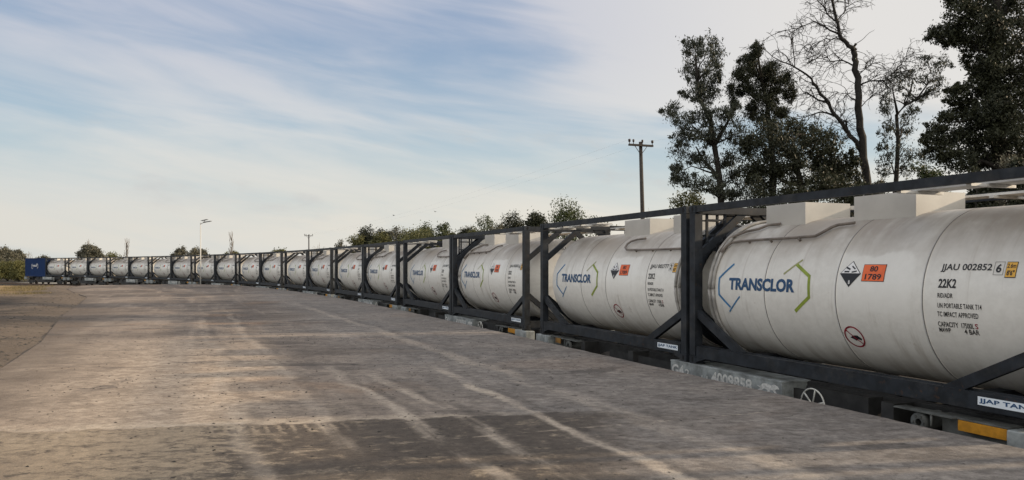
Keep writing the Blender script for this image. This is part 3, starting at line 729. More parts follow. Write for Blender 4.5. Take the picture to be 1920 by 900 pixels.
# ------------------------------------------------------------------ flat wagon (two containers each)
def flat_wagon(number=True):
    t = empty('flat_wagon'); hy = 1.27; ZT = 0.030
    W, WG, WM = M['wagon'], M['wagongrey'], M['wagonmid']
    b = MB(); b.box(-6.25, 6.25, -0.24, 0.24, -0.50, 0.0)
    for y in (-0.74, 0.74): b.box(-6.2, 6.2, y - 0.07, y + 0.07, -0.33, 0.015)
    for x in (-5.9, -4.0, -2.0, 0.4, 2.0, 4.0, 5.9): b.box(x - 0.09, x + 0.09, -1.15, 1.15, -0.28, 0.012)
    for x in (-6.0, -0.12, 0.12, 6.0):
        for y in (-1.12, 1.12): b.box(x - 0.09, x + 0.09, y - 0.09, y + 0.09, 0.012, CB - 0.004)
    for y in (-1.05, 1.05):
        b.poly([(-3.0, y, -0.30), (-2.3, y, -0.72), (2.3, y, -0.72), (3.0, y, -0.30), (3.0, y, -0.06), (-3.0, y, -0.06)]); b.poly([(-3.0, y * 0.97, -0.30), (-2.3, y * 0.97, -0.72), (2.3, y * 0.97, -0.72), (3.0, y * 0.97, -0.30), (3.0, y * 0.97, -0.06), (-3.0, y * 0.97, -0.06)])
    b.box(-1.6, -0.4, -0.7, 0.7, -0.78, -0.3); b.box(0.6, 1.7, -0.6, 0.8, -0.74, -0.3)
    b.obj('chassis', W, t)
    for sy in (-1, 1):
        rot = (lambda x: x) if sy < 0 else (lambda x: -x)
        b = MB(); xa, xb = sorted((rot(-0.47), rot(2.30)))
        b.box(xa, xb, sy * (hy - 0.27) - 0.25, sy * (hy - 0.27) + 0.25, -0.34, ZT - 0.024)
        b.box(xa - 0.002, xb + 0.01, sy * (hy - 0.262) - 0.25, sy * (hy - 0.262) + 0.25, ZT - 0.022, ZT)
        sp_ = b.obj('number_plate_beam', WG, t)
        if sy < 0 and number:
            P = lambda u, a, h: (u, -hy - 0.0245, a)
            P = lambda u, a, h: (u, -hy + 0.27 - 0.27 - 0.004 - h + 0.02 - 0.0, a)
            Q = lambda u, a, h: (u, -hy + 0.016 - h, a)
            f = Flat(); f.text('G4', -0.43, -0.08, -0.215, -0.030, 0, 0.03); f.text('2', -0.04, 0.08, -0.20, -0.075, 0, 0.02); f.build('class_mark', [M['stencil']], sp_, Q)
            f = Flat(); f.text('I I', 0.42, 0.58, -0.215, -0.12, 0); f.build('weight_mark', [M['stencil']], sp_, Q)
            f = Flat(); f.text('4009858', 0.68, 1.66, -0.215, -0.026, 0, 0.03); f.build('wagon_number', [M['stencil']], sp_, Q)
            f = Flat()                  # running animal, nose to the right
            f.poly([(1.76, -0.085), (1.84, -0.095), (1.90, -0.045), (2.0, -0.035), (2.08, -0.055), (2.14, -0.03), (2.22, -0.05), (2.245, -0.085), (2.19, -0.09), (2.16, -0.105), (2.20, -0.16), (2.165, -0.165), (2.11, -0.115), (2.06, -0.12), (2.03, -0.2), (2.0, -0.2), (2.0, -0.125), (1.93, -0.115), (1.87, -0.15), (1.78, -0.16), (1.80, -0.145), (1.85, -0.125), (1.84, -0.11)], 0)
            f.build('animal_emblem', [M['stencil']], sp_, lambda u, a, h: (u, -hy + 0.016 - h, a))
        for s in (-1, 1):               # wagon ends
            b = MB(); x0, x1 = sorted((s * 5.56, s * 6.28)); b.box(x0, x1, sy * (hy - 0.13) - 0.12, sy * (hy - 0.13) + 0.12, -0.36, 0.004)
            b.obj('headstock_end', WG, t, 0.012)
            b = MB(); x0, x1 = sorted((s * 4.72, s * 5.55)); yb = sy * (hy - 0.17)
            b.box(x0, x1, yb - 0.11, yb + 0.11, -0.30, -0.285); b.box(x0, x1, yb - 0.11, yb + 0.11, 0.0, 0.015); b.box(x0, x1, yb - 0.02, yb + 0.02, -0.283, -0.002)
            b.obj('end_sill', WM, t)
            b = MB(); x0, x1 = sorted((s * 4.99, s * (5.54 if s * sy < 0 else 5.25))); b.box(x0, x1, sy * (hy - 0.06) - 0.008, sy * (hy - 0.06) + 0.008, -0.115, -0.005)
            b.obj('reflector', M['reflect'] if s * sy < 0 else M['reflectold'], t)
            b = MB(); cx = s * 4.52; b.lathe([(-0.18, 0.04), (-0.18, 0.105), (-0.13, 0.115), (-0.12, 0.09), (0.10, 0.09), (0.11, 0.115), (0.14, 0.115), (0.14, 0.03)], 'y', 20, cx=cx, cy=sy * (hy - 0.2), cz=-0.115)
            for k in range(6): b.box(cx + 0.07 * math.cos(k * 1.047) - 0.012, cx + 0.07 * math.cos(k * 1.047) + 0.012, sy * (hy - 0.015) - 0.01, sy * (hy - 0.015) + 0.012, -0.115 + 0.07 * math.sin(k * 1.047) - 0.012, -0.115 + 0.07 * math.sin(k * 1.047) + 0.012)
            b.tube([(cx + s * 0.17, sy * (hy - 0.02), 0.0), (cx + s * 0.17, sy * (hy - 0.02), -0.12), (cx + s * 0.13, sy * (hy - 0.02), -0.2), (cx + s * 0.02, sy * (hy - 0.02), -0.25)], 0.014, 6)
            b.box(cx - 0.32, cx + 0.45, sy * (hy - 0.1) - 0.1, sy * (hy - 0.1) + 0.1, 0.002, 0.016)
            b.obj('strap_winch', WM, t)
        # spoked hand brake wheel
        b = MB(); cx, cz = rot(2.86), -0.20; R_ = 0.215; y = sy * (hy - 0.04)
        b.tube([(cx + R_ * math.cos(2 * math.pi * k / 32), y, cz + R_ * math.sin(2 * math.pi * k / 32)) for k in range(33)], 0.011, 6)
        for k in range(6):
            a = 2 * math.pi * k / 6 + 0.3; b.tube([(cx, y, cz), (cx + R_ * math.cos(a), y, cz + R_ * math.sin(a))], 0.011, 6)
        b.lathe([(-0.03, 0.0), (-0.03, 0.035), (0.03, 0.035), (0.03, 0.0)], 'y', 12, cx=cx, cy=y, cz=cz)
        b.tube([(cx, y, cz), (cx, y - sy * 0.4, cz)], 0.018, 6)
        b.obj('brake_wheel', M['wheelwhite'], t)
        b = MB(); x0, x1 = sorted((rot(2.55), rot(3.62))); b.box(x0, x1, sy * (hy - 0.50) - 0.28, sy * (hy - 0.50) + 0.28, -0.30, 0.004)
        b.obj('side_sill', W, t)
    for s in (-1, 1):
        b = MB(); x = s * 4.35
        for y in (-0.98, 0.98):
            b.hexa([(x - 1.15, y - 0.06, -0.72), (x + 1.15, y - 0.06, -0.72), (x + 1.15, y + 0.06, -0.72), (x - 1.15, y + 0.06, -0.72), (x - 1.15, y - 0.06, -0.50), (x + 1.15, y - 0.06, -0.50), (x + 1.15, y + 0.06, -0.50), (x - 1.15, y + 0.06, -0.50)])
            b.box(x - 0.42, x + 0.42, y - 0.07, y + 0.07, -0.88, -0.45)
            for xx in (-0.9, 0.9): b.box(x + xx - 0.14, x + xx + 0.14, y - 0.09, y + 0.09, -0.72, -0.46)
        b.box(x - 0.2, x + 0.2, -0.9, 0.9, -0.62, -0.40)
        bg_ = b.obj('bogie', W, t)
        for xx in (-0.9, 0.9):
            b = MB(); b.tube([(x + xx, -0.92, -0.575), (x + xx, 0.92, -0.575)], 0.07, 10)
            for y, k in ((-0.838, 1), (0.838, -1)):
                b.lathe([(-0.065 * k, 0.0), (-0.065 * k, 0.40), (0.05 * k, 0.425), (0.055 * k, 0.45), (0.08 * k, 0.45), (0.08 * k, 0.0)], 'y', 28, cx=x + xx, cy=y, cz=-0.575)
            b.obj('wheelset', M['steel'], bg_)
        b = MB(); b.box(*sorted((s * 6.25, s * 6.52)), -0.10, 0.10, -0.42, -0.18); b.box(*sorted((s * 6.44, s * 6.60)), -0.16, 0.16, -0.45, -0.15); b.obj('coupler', W, t)
    return t

# ------------------------------------------------------------------ assemble the train
def ends(i):
    r = -CL
    for k in range(1, i): r += CL + (GS if k % 2 == 1 else GB)
    if i <= 0: r = -CL - GB - CL if i == 0 else -CL - GB - CL - GS - CL
    return r, r + CL
def chord(sR, sL):
    xr, yr, _ = path(sR); xl, yl, _ = path(sL); d = Vector((xr - xl, yr - yl)); a = math.atan2(d.y, d.x)
    mid = Vector(((xr + xl) / 2, (yr + yl) / 2)) + Vector((-math.sin(a), math.cos(a))) * (CW / 2)
    return mid, a
GRP = 'tank containers standing in a row on the train'
ORD = ['', 'first', 'second', 'third', 'fourth', 'fifth', 'sixth', 'seventh', 'eighth', 'ninth', 'tenth', 'eleventh', 'twelfth', 'thirteenth', 'fourteenth', 'fifteenth', 'sixteenth', 'seventeenth', 'eighteenth', 'nineteenth']
LBL = {0: 'unseen tank container added to shade the platform, beside the nearest one', -1: 'unseen tank container added to shade the platform, farthest to the right',
       1: 'nearest white tank container, lettered JJAU 002852 6, cut by the right edge',
       2: 'white tank in dark frame lettered JJAU 002777 2, right behind the nearest one',
       3: 'third white tank container from the camera, beyond the first wide gap between wagons',
       11: 'eleventh white tank container from the camera, just right of the white lamp post',
       12: 'white tank container crossed by the white lamp post standing before it',
       19: 'last white tank container of the train, touching the closed blue container'}
protoA = tank_container(False, 'JJAU 002852', '6', 1)
protoB = tank_container(True, 'JJAU 002777', '2', 1)
wag = flat_wagon()
kids = kid_map()
for i in range(-1, 20):  # the two right of the nearest are unseen, added for their shade
    src = protoA if i % 2 else protoB
    o = src if 0 < i < 3 else copy_tree(src, None, kids)
    mid, a = chord(*ends(i)); o.location = (mid.x, mid.y, CB); o.rotation_euler = (0, 0, a)
    tag(o, LBL.get(i, 'white tank container in dark frame, the %s one counted from the camera' % ORD[i]), 'tank container', GRP)
bc = blue_container(); mid, a = chord(*ends(20)); bc.location = (mid.x, mid.y, CB); bc.rotation_euler = (0, 0, a)
tag(bc, 'closed blue corrugated container with white emblem at the far left end of the train', 'container')
for k in range(-1, 10):  # the wagon before the nearest is unseen, added with its shade-casting containers
    o = wag if k == 0 else copy_tree(wag, None, kids)
    mid, a = chord(ends(2 * k + 1)[0], ends(2 * k + 2)[1]); o.location = (mid.x, mid.y, 0); o.rotation_euler = (0, 0, a)
    lab = ('unseen flat wagon added to shade the platform, right of the nearest one' if k < 0 else 'grimy flat wagon numbered 4009858 under the two nearest tank containers' if k == 0 else
           'flat wagon under the closed blue container at the far left end' if k == 9 else
           'flat wagon with grey beams, the %s wagon counted from the camera' % ORD[k + 1])
    tag(o, lab, 'flat wagon', 'flat wagons coupled in a row under the containers')

# ------------------------------------------------------------------ trees
def leaf_mat(name, c0, c1, rough=0.6, trans=0.12):
    m_ = bpy.data.materials.new(name); m_.use_nodes = True; t = NT(m_.node_tree)
    b = t.t.nodes['Principled BSDF']; b.inputs['Roughness'].default_value = rough
    b.inputs['Specular IOR Level'].default_value = 0.3
    at_ = t.n('ShaderNodeAttribute', attribute_name='tint')
    t.put(b.inputs['Base Color'], t.mix(at_.outputs['Fac'], c0, c1))
    if trans:
        tr = t.n('ShaderNodeBsdfTranslucent'); t.put(tr.inputs[0], t.mix(at_.outputs['Fac'], c0, c1))
        mx = t.n('ShaderNodeMixShader'); mx.inputs[0].default_value = trans
        o = [n for n in t.t.nodes if n.type == 'OUTPUT_MATERIAL'][0]
        t.t.links.new(b.outputs[0], mx.inputs[1]); t.t.links.new(tr.outputs[0], mx.inputs[2]); t.t.links.new(mx.outputs[0], o.inputs[0])
    return m_
M['leafeuc'] = leaf_mat('grey_green_leaves', (0.030, 0.036, 0.026), (0.065, 0.072, 0.050))
M['leafdark'] = leaf_mat('dark_evergreen_leaves', (0.016, 0.020, 0.012), (0.048, 0.052, 0.026))
M['leafolive'] = leaf_mat('olive_leaves', (0.060, 0.066, 0.026), (0.15, 0.145, 0.055))
M['leafgreen'] = leaf_mat('mid_green_leaves', (0.035, 0.050, 0.018), (0.09, 0.105, 0.038))
M['leaffar'] = leaf_mat('dull_hazed_leaves', (0.075, 0.076, 0.055), (0.16, 0.15, 0.11))  # dull foliage, colour lightened a little to suggest haze
M['scrub'] = leaf_mat('yellow_green_scrub_leaves', (0.075, 0.080, 0.028), (0.19, 0.18, 0.07))
M['bark'] = mat('dark_bark', (0.018, 0.015, 0.012), 0.9, 0, 0.35, 6, 0.4)
M['barkgrey'] = mat('grey_dead_bark', (0.016, 0.014, 0.012), 0.9, 0, 0.35, 6, 0.4)
M['twig'] = mat('pale_twigs', (0.17, 0.145, 0.12), 0.9, 0, 0.2, 4)

def leaves_mesh(name, clumps, per, length, width, m_, droop=0.0, twigs=8, spread=0.6):
    """clumps: (x, y, z, rx, ry, rz); leaves gathered round twigs inside each clump"""
    C_, T_ = [], []
    area = float(np.mean([c[3] * c[5] for c in clumps]))
    for cx, cy, cz, rx, ry, rz in clumps:
        bright = rng.random()
        nt = max(3, int(twigs * (0.6 + 0.8 * rng.random())))
        d = rng.normal(size=(nt, 3)); d /= np.linalg.norm(d, axis=1)[:, None]
        tw = d * (rng.random((nt, 1)) ** 0.45) * 1.0
        n = max(4, int(per * (0.7 + 0.6 * rng.random()) * min(2.0, max(0.2, rx * rz / area))))
        k = rng.integers(nt, size=n)
        p = tw[k] + rng.normal(size=(n, 3)) * spread * 0.55
        C_.append(p * (rx, ry, rz) + (cx, cy, cz)); T_.append(np.clip(0.25 + 0.5 * bright + 0.25 * rng.normal(size=n), 0, 1))
    C_ = np.concatenate(C_); T_ = np.concatenate(T_); n = len(C_)
    a = rng.normal(size=(n, 3)); a[:, 2] -= droop * 1.6; a /= np.linalg.norm(a, axis=1)[:, None]
    b_ = np.cross(a, rng.normal(size=(n, 3))); b_ /= np.linalg.norm(b_, axis=1)[:, None] + 1e-9
    s = (0.6 + 0.8 * rng.random((n, 1)))
    a *= length * s / 2; b_ *= width * s / 2
    V = np.stack([C_ - a, C_ - a * 0.15 + b_, C_ + a, C_ - a * 0.15 - b_], 1).reshape(-1, 3)
    me_ = bpy.data.meshes.new(name); me_.vertices.add(4 * n); me_.vertices.foreach_set('co', V.ravel())
    me_.loops.add(4 * n); me_.polygons.add(n); me_.loops.foreach_set('vertex_index', np.arange(4 * n))
    me_.polygons.foreach_set('loop_start', np.arange(0, 4 * n, 4)); me_.polygons.foreach_set('loop_total', np.full(n, 4))
    at_ = me_.attributes.new('tint', 'FLOAT', 'FACE'); at_.data.foreach_set('value', T_)
    me_.materials.append(m_); me_.update(); me_.validate()
    return me_
def wander(p, q, n=6, j=0.06, sag=0.0):
    p, q = Vector(p), Vector(q); L_ = (q - p).length; out_ = []
    for i in range(n + 1):
        t = i / n; k = math.sin(math.pi * t)
        out_.append(p.lerp(q, t) + Vector((random.gauss(0, j), random.gauss(0, j), random.gauss(0, j))) * L_ * k + Vector((0, 0, sag * L_ * k)))
    return out_
def taper(n, r0, r1): return [r0 + (r1 - r0) * i / (n - 1) for i in range(n)]
def tree(name, Y, trunk_px, r0, clumps_px, per, ln, wd, leaf, label, cat='tree', bark='bark', droop=0.3, twigs=7, limbs=0.6, depth=1.0, extra_trunks=(), group=None, zg=-1.22):
    pts = [at(x, y, Y) for x, y in trunk_px]
    base = Vector((pts[0].x, Y, zg)); pts = [base] + [p for p in pts if p.z > zg + 0.2]
    t = empty(name, base); tag(t, label, cat, group)
    for i in range(2, len(pts)): pts[i].y += random.uniform(-0.25, 0.25)
    b = MB(); b.tube(pts, taper(len(pts), r0, r0 * 0.22), 8)
    for tp in extra_trunks:
        q = [at(x, y, Y) for x, y in tp]; b.tube(q, taper(len(q), r0 * 0.55, r0 * 0.15), 6)
    k = FPX / Y; cl = []
    xm = sum(c[0] for c in clumps_px) / len(clumps_px)
    hw = max(abs(c[0] - xm) + c[2] for c in clumps_px) / k
    for x, y, rx, ry in clumps_px:
        c = at(x, y, Y); off = (x - xm) / k
        dm = math.sqrt(max(0.1, hw * hw - off * off)) * 0.55 * depth
        c.y += random.uniform(-dm, dm)
        c.x += (x - 960) / FPX * (c.y - Y); c.z = EYE - (y - HOR) / FPX * c.y
        r = max(rx, ry) / k; cl.append((c.x, c.y, c.z, rx / k * 1.26, r * 1.3, ry / k * 1.26))
        for _ in range(3):
            a_ = random.uniform(0, 6.283); q_ = random.uniform(0.8, 1.25); f_ = random.uniform(0.3, 0.5)
            cl.append((c.x + q_ * rx / k * math.cos(a_), c.y + random.uniform(-1, 1) * r, c.z + q_ * ry / k * math.sin(a_), rx / k * f_, r * f_, ry / k * f_))
        if random.random() < limbs:
            j = max(1, min(range(len(pts)), key=lambda i: (pts[i] - c).length + (3 if pts[i].z > c.z - 0.3 else 0)))
            s_ = pts[j]; w_ = wander(s_, c, 6, 0.05, 0.05); b.tube(w_, taper(len(w_), r0 * 0.26, 0.012), 5)
    for i in range(len(b.v)): b.v[i] = tuple(Vector(b.v[i]) - base)
    b.obj('trunk', M[bark], t)
    me_ = leaves_mesh('crown', [(x - base.x, y - base.y, z - base.z, a, b2, c2) for x, y, z, a, b2, c2 in cl], per, ln, wd, M[leaf], droop, twigs)
    link('crown', me_, t)
    return t

tree('eucalyptus_tree', 36, [(1351, 400), (1351, 377), (1347, 332), (1340, 271), (1330, 226), (1315, 192), (1306, 151), (1302, 105)], 0.20,
     [(1296, 88, 14, 14), (1322, 92, 16, 16), (1345, 108, 9, 18), (1300, 122, 16, 16), (1335, 130, 16, 14), (1308, 148, 17, 13), (1343, 148, 9, 9), (1310, 175, 12, 12), (1333, 178, 14, 14), (1283, 178, 8, 7),
      (1256, 208, 13, 12), (1285, 225, 17, 14), (1315, 215, 19, 14), (1345, 215, 19, 16), (1375, 215, 15, 16), (1278, 255, 15, 14), (1310, 255, 21, 16), (1350, 255, 19, 18), (1383, 255, 14, 18),
      (1283, 290, 19, 16), (1325, 298, 17, 16), (1365, 293, 17, 16), (1268, 315, 9, 9), (1283, 335, 16, 12), (1267, 332, 7, 7), (1308, 350, 17, 12), (1340, 345, 13, 12), (1375, 335, 15, 14), (1393, 355, 18, 12), (1365, 365, 15, 9)],
     290, 0.15, 0.038, 'leafeuc', 'tall slender eucalyptus with sparse grey green leaves, leftmost of the big trees', droop=0.8, extra_trunks=([(1347, 335), (1335, 318), (1318, 300), (1305, 275)], [(1340, 271), (1358, 240), (1372, 215)]))
tree('casuarina_tree', 38, [(1445, 400), (1447, 340), (1448, 300), (1445, 240), (1440, 190), (1425, 150), (1417, 100)], 0.22,
     [(1417, 95, 10, 11), (1408, 112, 11, 9), (1398, 125, 13, 11), (1385, 148, 13, 13), (1378, 172, 8, 15), (1376, 195, 5, 11), (1425, 130, 17, 13), (1450, 135, 16, 14), (1470, 155, 15, 16), (1425, 160, 19, 13), (1400, 165, 13, 13), (1448, 170, 17, 13), (1481, 178, 8, 11), (1420, 190, 17, 11), (1405, 210, 11, 12), (1445, 195, 13, 11), (1430, 222, 15, 13), (1460, 215, 13, 11), (1440, 240, 15, 12)],
     560, 0.16, 0.030, 'leafdark', 'dark feathery evergreen with a narrow top knot, rising behind the low broad tree', droop=0.5, twigs=8)
tree('evergreen_tree', 35, [(1500, 400), (1500, 350), (1495, 300), (1490, 260)], 0.26,
     [(1440, 255, 28, 20), (1480, 245, 22, 18), (1515, 252, 22, 18), (1545, 268, 20, 18), (1420, 290, 28, 22), (1465, 290, 32, 24), (1510, 295, 32, 24), (1550, 300, 24, 20), (1578, 310, 20, 18), (1598, 298, 10, 12), (1435, 330, 28, 18), (1480, 335, 34, 18), (1530, 340, 34, 16), (1575, 345, 26, 14), (1605, 335, 12, 12), (1402, 270, 12, 14), (1410, 320, 18, 16), (1560, 325, 20, 14), (1460, 365, 40, 12), (1530, 362, 40, 12)],
     720, 0.12, 0.05, 'leafdark', 'low broad dark evergreen standing between the slender eucalyptus and the bare tree', droop=0.2, twigs=11)
tree('gum_tree', 39, [(1677, 380), (1678, 332), (1680, 265), (1683, 215), (1697, 197), (1721, 185), (1733, 162)], 0.15,
     [(1740, 120, 17, 11), (1765, 130, 13, 9), (1720, 140, 13, 11), (1690, 140, 13, 9), (1675, 155, 13, 11), (1700, 165, 15, 11), (1735, 150, 15, 11), (1765, 155, 11, 9), (1750, 175, 13, 9), (1665, 185, 11, 13), (1663, 205, 9, 9), (1712, 185, 14, 7), (1668, 235, 13, 9), (1698, 225, 13, 9), (1660, 255, 9, 11), (1698, 255, 13, 11), (1655, 275, 7, 9), (1713, 205, 9, 7), (1690, 285, 19, 11), (1660, 300, 13, 9), (1705, 300, 13, 13), (1655, 318, 13, 9), (1700, 320, 13, 11), (1725, 300, 11, 13), (1770, 112, 8, 6)],
     115, 0.14, 0.038, 'leafeuc', 'thin gum tree with see-through crown between the bare tree and big dark one', droop=0.7, extra_trunks=([(1683, 215), (1678, 190), (1672, 160)], [(1715, 188), (1742, 172), (1760, 160)], [(1697, 197), (1706, 175), (1712, 150)]))
tree('dark_pine_tree', 30, [(1868, 380), (1868, 320), (1866, 250), (1868, 180), (1864, 110), (1868, 40), (1866, -30), (1868, -80)], 0.36,
     [(1790, 2, 14, 12), (1800, 25, 18, 14), (1835, 10, 22, 18), (1875, 5, 22, 22), (1910, 10, 18, 22), (1755, 65, 12, 10), (1775, 55, 14, 10), (1790, 70, 14, 12), (1766, 78, 8, 9), (1810, 55, 18, 16), (1845, 50, 20, 18), (1880, 45, 22, 20), (1915, 55, 20, 22), (1810, 85, 12, 10), (1840, 90, 18, 16), (1870, 95, 22, 20), (1905, 100, 22, 22), (1815, 115, 10, 10), (1845, 125, 18, 16), (1880, 140, 22, 20), (1915, 150, 20, 24), (1830, 150, 12, 12), (1850, 175, 16, 18),
      (1785, 172, 10, 8), (1800, 165, 10, 8), (1785, 190, 10, 8), (1810, 187, 14, 12), (1890, 190, 24, 22), (1770, 220, 12, 8), (1800, 215, 18, 14), (1835, 220, 20, 18), (1875, 235, 26, 22), (1915, 225, 24, 24), (1752, 240, 13, 10), (1780, 255, 20, 16), (1745, 270, 13, 14), (1820, 265, 26, 20), (1860, 280, 28, 20), (1905, 275, 26, 22), (1765, 290, 18, 12), (1800, 300, 22, 14), (1850, 310, 26, 12), (1735, 262, 8, 8), (1900, 315, 26, 14),
      (1888, 190, 24, 22), (1862, 205, 22, 20), (1900, 250, 24, 20), (1838, 240, 22, 18), (1880, 300, 26, 16), (1868, 120, 20, 20), (1868, 60, 20, 20), (1868, 165, 18, 20), (1850, -30, 28, 22), (1890, -40, 28, 22), (1930, -20, 28, 28), (1880, -85, 22, 25), (1950, 60, 26, 26), (1955, 130, 26, 26), (1950, 200, 28, 26), (1960, 270, 28, 24), (1985, 95, 16, 20), (1990, 180, 18, 20)],
     560, 0.12, 0.046, 'leafdark', 'very tall dense dark tree cut by the right edge of the photo', droop=0.3, twigs=13, depth=0.8)

# the bare tree: limbs read from the picture, twigs grown on them
def bare_tree():
    Y = 37; base = at(1627, 430, Y); base.z = -1.22
    t = empty('dead_tree', base); tag(t, 'tall leafless tree with bare curling branches rising between the dark trees', 'tree')
    b = MB()
    limbs = [([(1628, 420), (1626, 340), (1618, 276), (1612, 224), (1608, 160), (1605, 116), (1600, 96)], 0.27, 0.15),
             ([(1600, 96), (1587, 80), (1574, 66), (1568, 36), (1560, 0), (1550, -35), (1546, -60)], 0.14, 0.03),
             ([(1617, 285), (1600, 260), (1586, 244), (1566, 216), (1554, 192), (1534, 168), (1522, 148), (1490, 126), (1466, 116), (1442, 100)], 0.15, 0.018),
             ([(1566, 218), (1538, 210), (1510, 220)], 0.07, 0.02), ([(1554, 194), (1526, 182), (1506, 172)], 0.07, 0.025),
             ([(1573, 64), (1550, 52), (1526, 40), (1498, 52), (1462, 60)], 0.06, 0.012), ([(1567, 40), (1550, 24), (1546, 0), (1543, -25)], 0.05, 0.014),
             ([(1600, 100), (1605, 82)], 0.11, 0.08), ([(1612, 160), (1630, 152), (1654, 152), (1674, 138), (1690, 122), (1700, 106)], 0.055, 0.012),
             ([(1605, 124), (1582, 114), (1558, 116), (1538, 104), (1515, 92)], 0.05, 0.01), ([(1574, 74), (1550, 72), (1518, 84)], 0.045, 0.01),
             ([(1490, 126), (1486, 88), (1482, 70)], 0.035, 0.01), ([(1588, 246), (1587, 232), (1582, 226)], 0.07, 0.05), ([(1608, 190), (1590, 178), (1570, 172)], 0.035, 0.01), ([(1615, 200), (1630, 185), (1640, 165)], 0.03, 0.01),
             ([(1560, 5), (1575, -15), (1590, -40)], 0.05, 0.012), ([(1610, 140), (1622, 125), (1640, 118)], 0.03, 0.008), ([(1568, 40), (1585, 20), (1592, 0)], 0.04, 0.01)]
    def sub(p, d, L_, r, lev):
        n = 6; q = [p]; dd = d.copy(); curl = Vector((random.gauss(0, 0.16), random.gauss(0, 0.16), random.gauss(-0.07, 0.10)))
        for i in range(n):
            dd = (dd + curl + Vector((random.gauss(0, .12), random.gauss(0, .12), random.gauss(0, .12)))).normalized(); q.append(q[-1] + dd * L_ / n)
        b.tube(q, taper(n + 1, r, 0.006), 4, cap=False)
        if lev < 2:
            for i in range(1, n + 1):
                for _ in range(1 if lev else 1):
                    if random.random() < 0.52:
                        nd = (dd * 0.6 + Vector((random.gauss(0, .6), random.gauss(0, .6), random.gauss(0, .55)))).normalized(); sub(q[i], nd, L_ * random.uniform(0.35, 0.65), max(0.008, r * 0.55), lev + 1)
    for pl_, r0, r1 in limbs:
        q = [at(x, y, Y) for x, y in pl_]
        f_ = []
        for i in range(len(q) - 1): f_ += [q[i].lerp(q[i + 1], k / 3) + Vector((random.gauss(0, .03), random.gauss(0, .05), random.gauss(0, .03))) * (1 if k else 0) for k in range(3)]
        f_.append(q[-1]); b.tube(f_, taper(len(f_), r0 * 0.78, r1 * 0.85), 8)
        if r0 < 0.2:
            k0 = 3 if r0 > 0.1 else 2
            for i in range(k0, len(f_)):
                if r0 < .1 or i > 5 or random.random() < 0.35:
                    for _ in range(1 if random.random() < 0.6 else 2):
                        d = (f_[i] - f_[i - 1]).normalized(); nd = (d * 0.7 + Vector((random.gauss(0, .55), random.gauss(0, .55), random.gauss(0.1, .5)))).normalized()
                        sub(f_[i], nd, random.uniform(0.6, 1.5), 0.02, 0)
        else:
            for i in range(8, len(f_)):
                if random.random() < 0.5:
                    nd = Vector((random.choice((-1, 1)) * random.uniform(.5, 1), random.gauss(0, .5), random.uniform(-.1, .6))).normalized(); sub(f_[i], nd, random.uniform(0.5, 1.2), 0.018, 1)
    for i in range(len(b.v)): b.v[i] = tuple(Vector(b.v[i]) - base)
    b.obj('trunk', M['barkgrey'], t)
bare_tree()

# round bushes and small trees: px centre, py top, half width px, distance, py bottom of the crown
def bush(name, px_, top, hw, Y, label, leaf='leafgreen', per=260, ln=0.28, wd=0.13, cat='bush', bottom=None, n=None, group=None, zg=-1.22, gaps=1.0):
    hw *= 1.35 if Y > 120 or Y < 60 else 1.6; k = FPX / Y; ztop = EYE - (top - HOR) / k; base = Vector(((px_ - 960) / k, Y, zg))
    zb = zg + 0.15 if bottom is None else EYE - (bottom - HOR) / k
    W_ = hw / k; H_ = ztop - zb; n = n or max(6, int(9 * gaps))
    t = empty(name, base); tag(t, label, cat, group); cl = []; b = MB()
    n = int(n * 1.5)
    for i in range(n):
        a = i * 2.39996 + random.uniform(-0.4, 0.4); h = ((i + 0.5) / n) ** 0.8; sz = random.uniform(0.30, 0.44)
        rr = math.sqrt(max(0.0, 1 - (h ** 3.2))) * random.uniform(0.7, 1.0) * (0.72 + 0.28 * min(1, h * 4))
        rz = min(W_ * sz, H_ * 0.24); rx = W_ * sz
        c = (rr * math.cos(a) * (W_ - rx * 0.8), rr * math.sin(a) * (W_ - rx * 0.8), zb - zg + rz + (H_ - 1.5 * rz) * h * random.uniform(0.9, 1.06))
        cl.append((*c, rx, rx, rz))
        w_ = wander((random.gauss(0, .05), random.gauss(0, .05), 0), c, 4, 0.05); b.tube(w_, taper(5, max(0.03, H_ * 0.012), 0.012), 5)
    b.obj('stem' if cat == 'bush' else 'trunk', M['bark'], t)
    link('crown', leaves_mesh('crown', cl, int(per * 2.0), ln * 0.66, wd * 0.66, M[leaf], 0.1, 9, 0.55), t)
    return t
def bare_bush(name, px_, top, hw, Y, label, n=26, cat='bush', zg=-1.22, up=0.55, r=0.022, group=None):
    k = FPX / Y; H_ = EYE - (top - HOR) / k - zg; W_ = hw / k; base = Vector(((px_ - 960) / k, Y, zg))
    t = empty(name, base); tag(t, label, cat, group); b = MB()
    for i in range(n):
        a = random.uniform(0, 6.283); rr = math.sqrt(random.random()) * W_; h = H_ * random.uniform(0.6, 1.0) * (1 - 0.35 * (rr / W_) ** 2)
        q = wander((rr * 0.12 * math.cos(a), rr * 0.12 * math.sin(a), 0), (rr * math.cos(a), rr * math.sin(a), h), 6, 0.05); b.tube(q, taper(7, r * 1.6, r * 0.4), 4)
        for j in (3, 4, 5, 5):
            e = q[j] + Vector((random.gauss(0, .5), random.gauss(0, .5), random.uniform(0.2, 1.0))) * H_ * 0.16
            b.tube(wander(q[j], e, 4, 0.08), taper(5, r * 0.7, r * 0.3), 3, cap=False)
    b.obj('stem', M['twig'], t)
    return t
BK = 'bushes and small trees beyond the train'
bush('round_tree', 1063, 381, 30, 70, 'airy green tree standing alone above the train, right of the dark trees', 'leafgreen', 200, 0.30, 0.12, 'tree', None, 15)
bush('dark_tree', 1007, 396, 24, 76, 'dark pointed evergreen just left of the airy green tree', 'leafdark', 420, 0.3, 0.14, 'tree', None, 14)
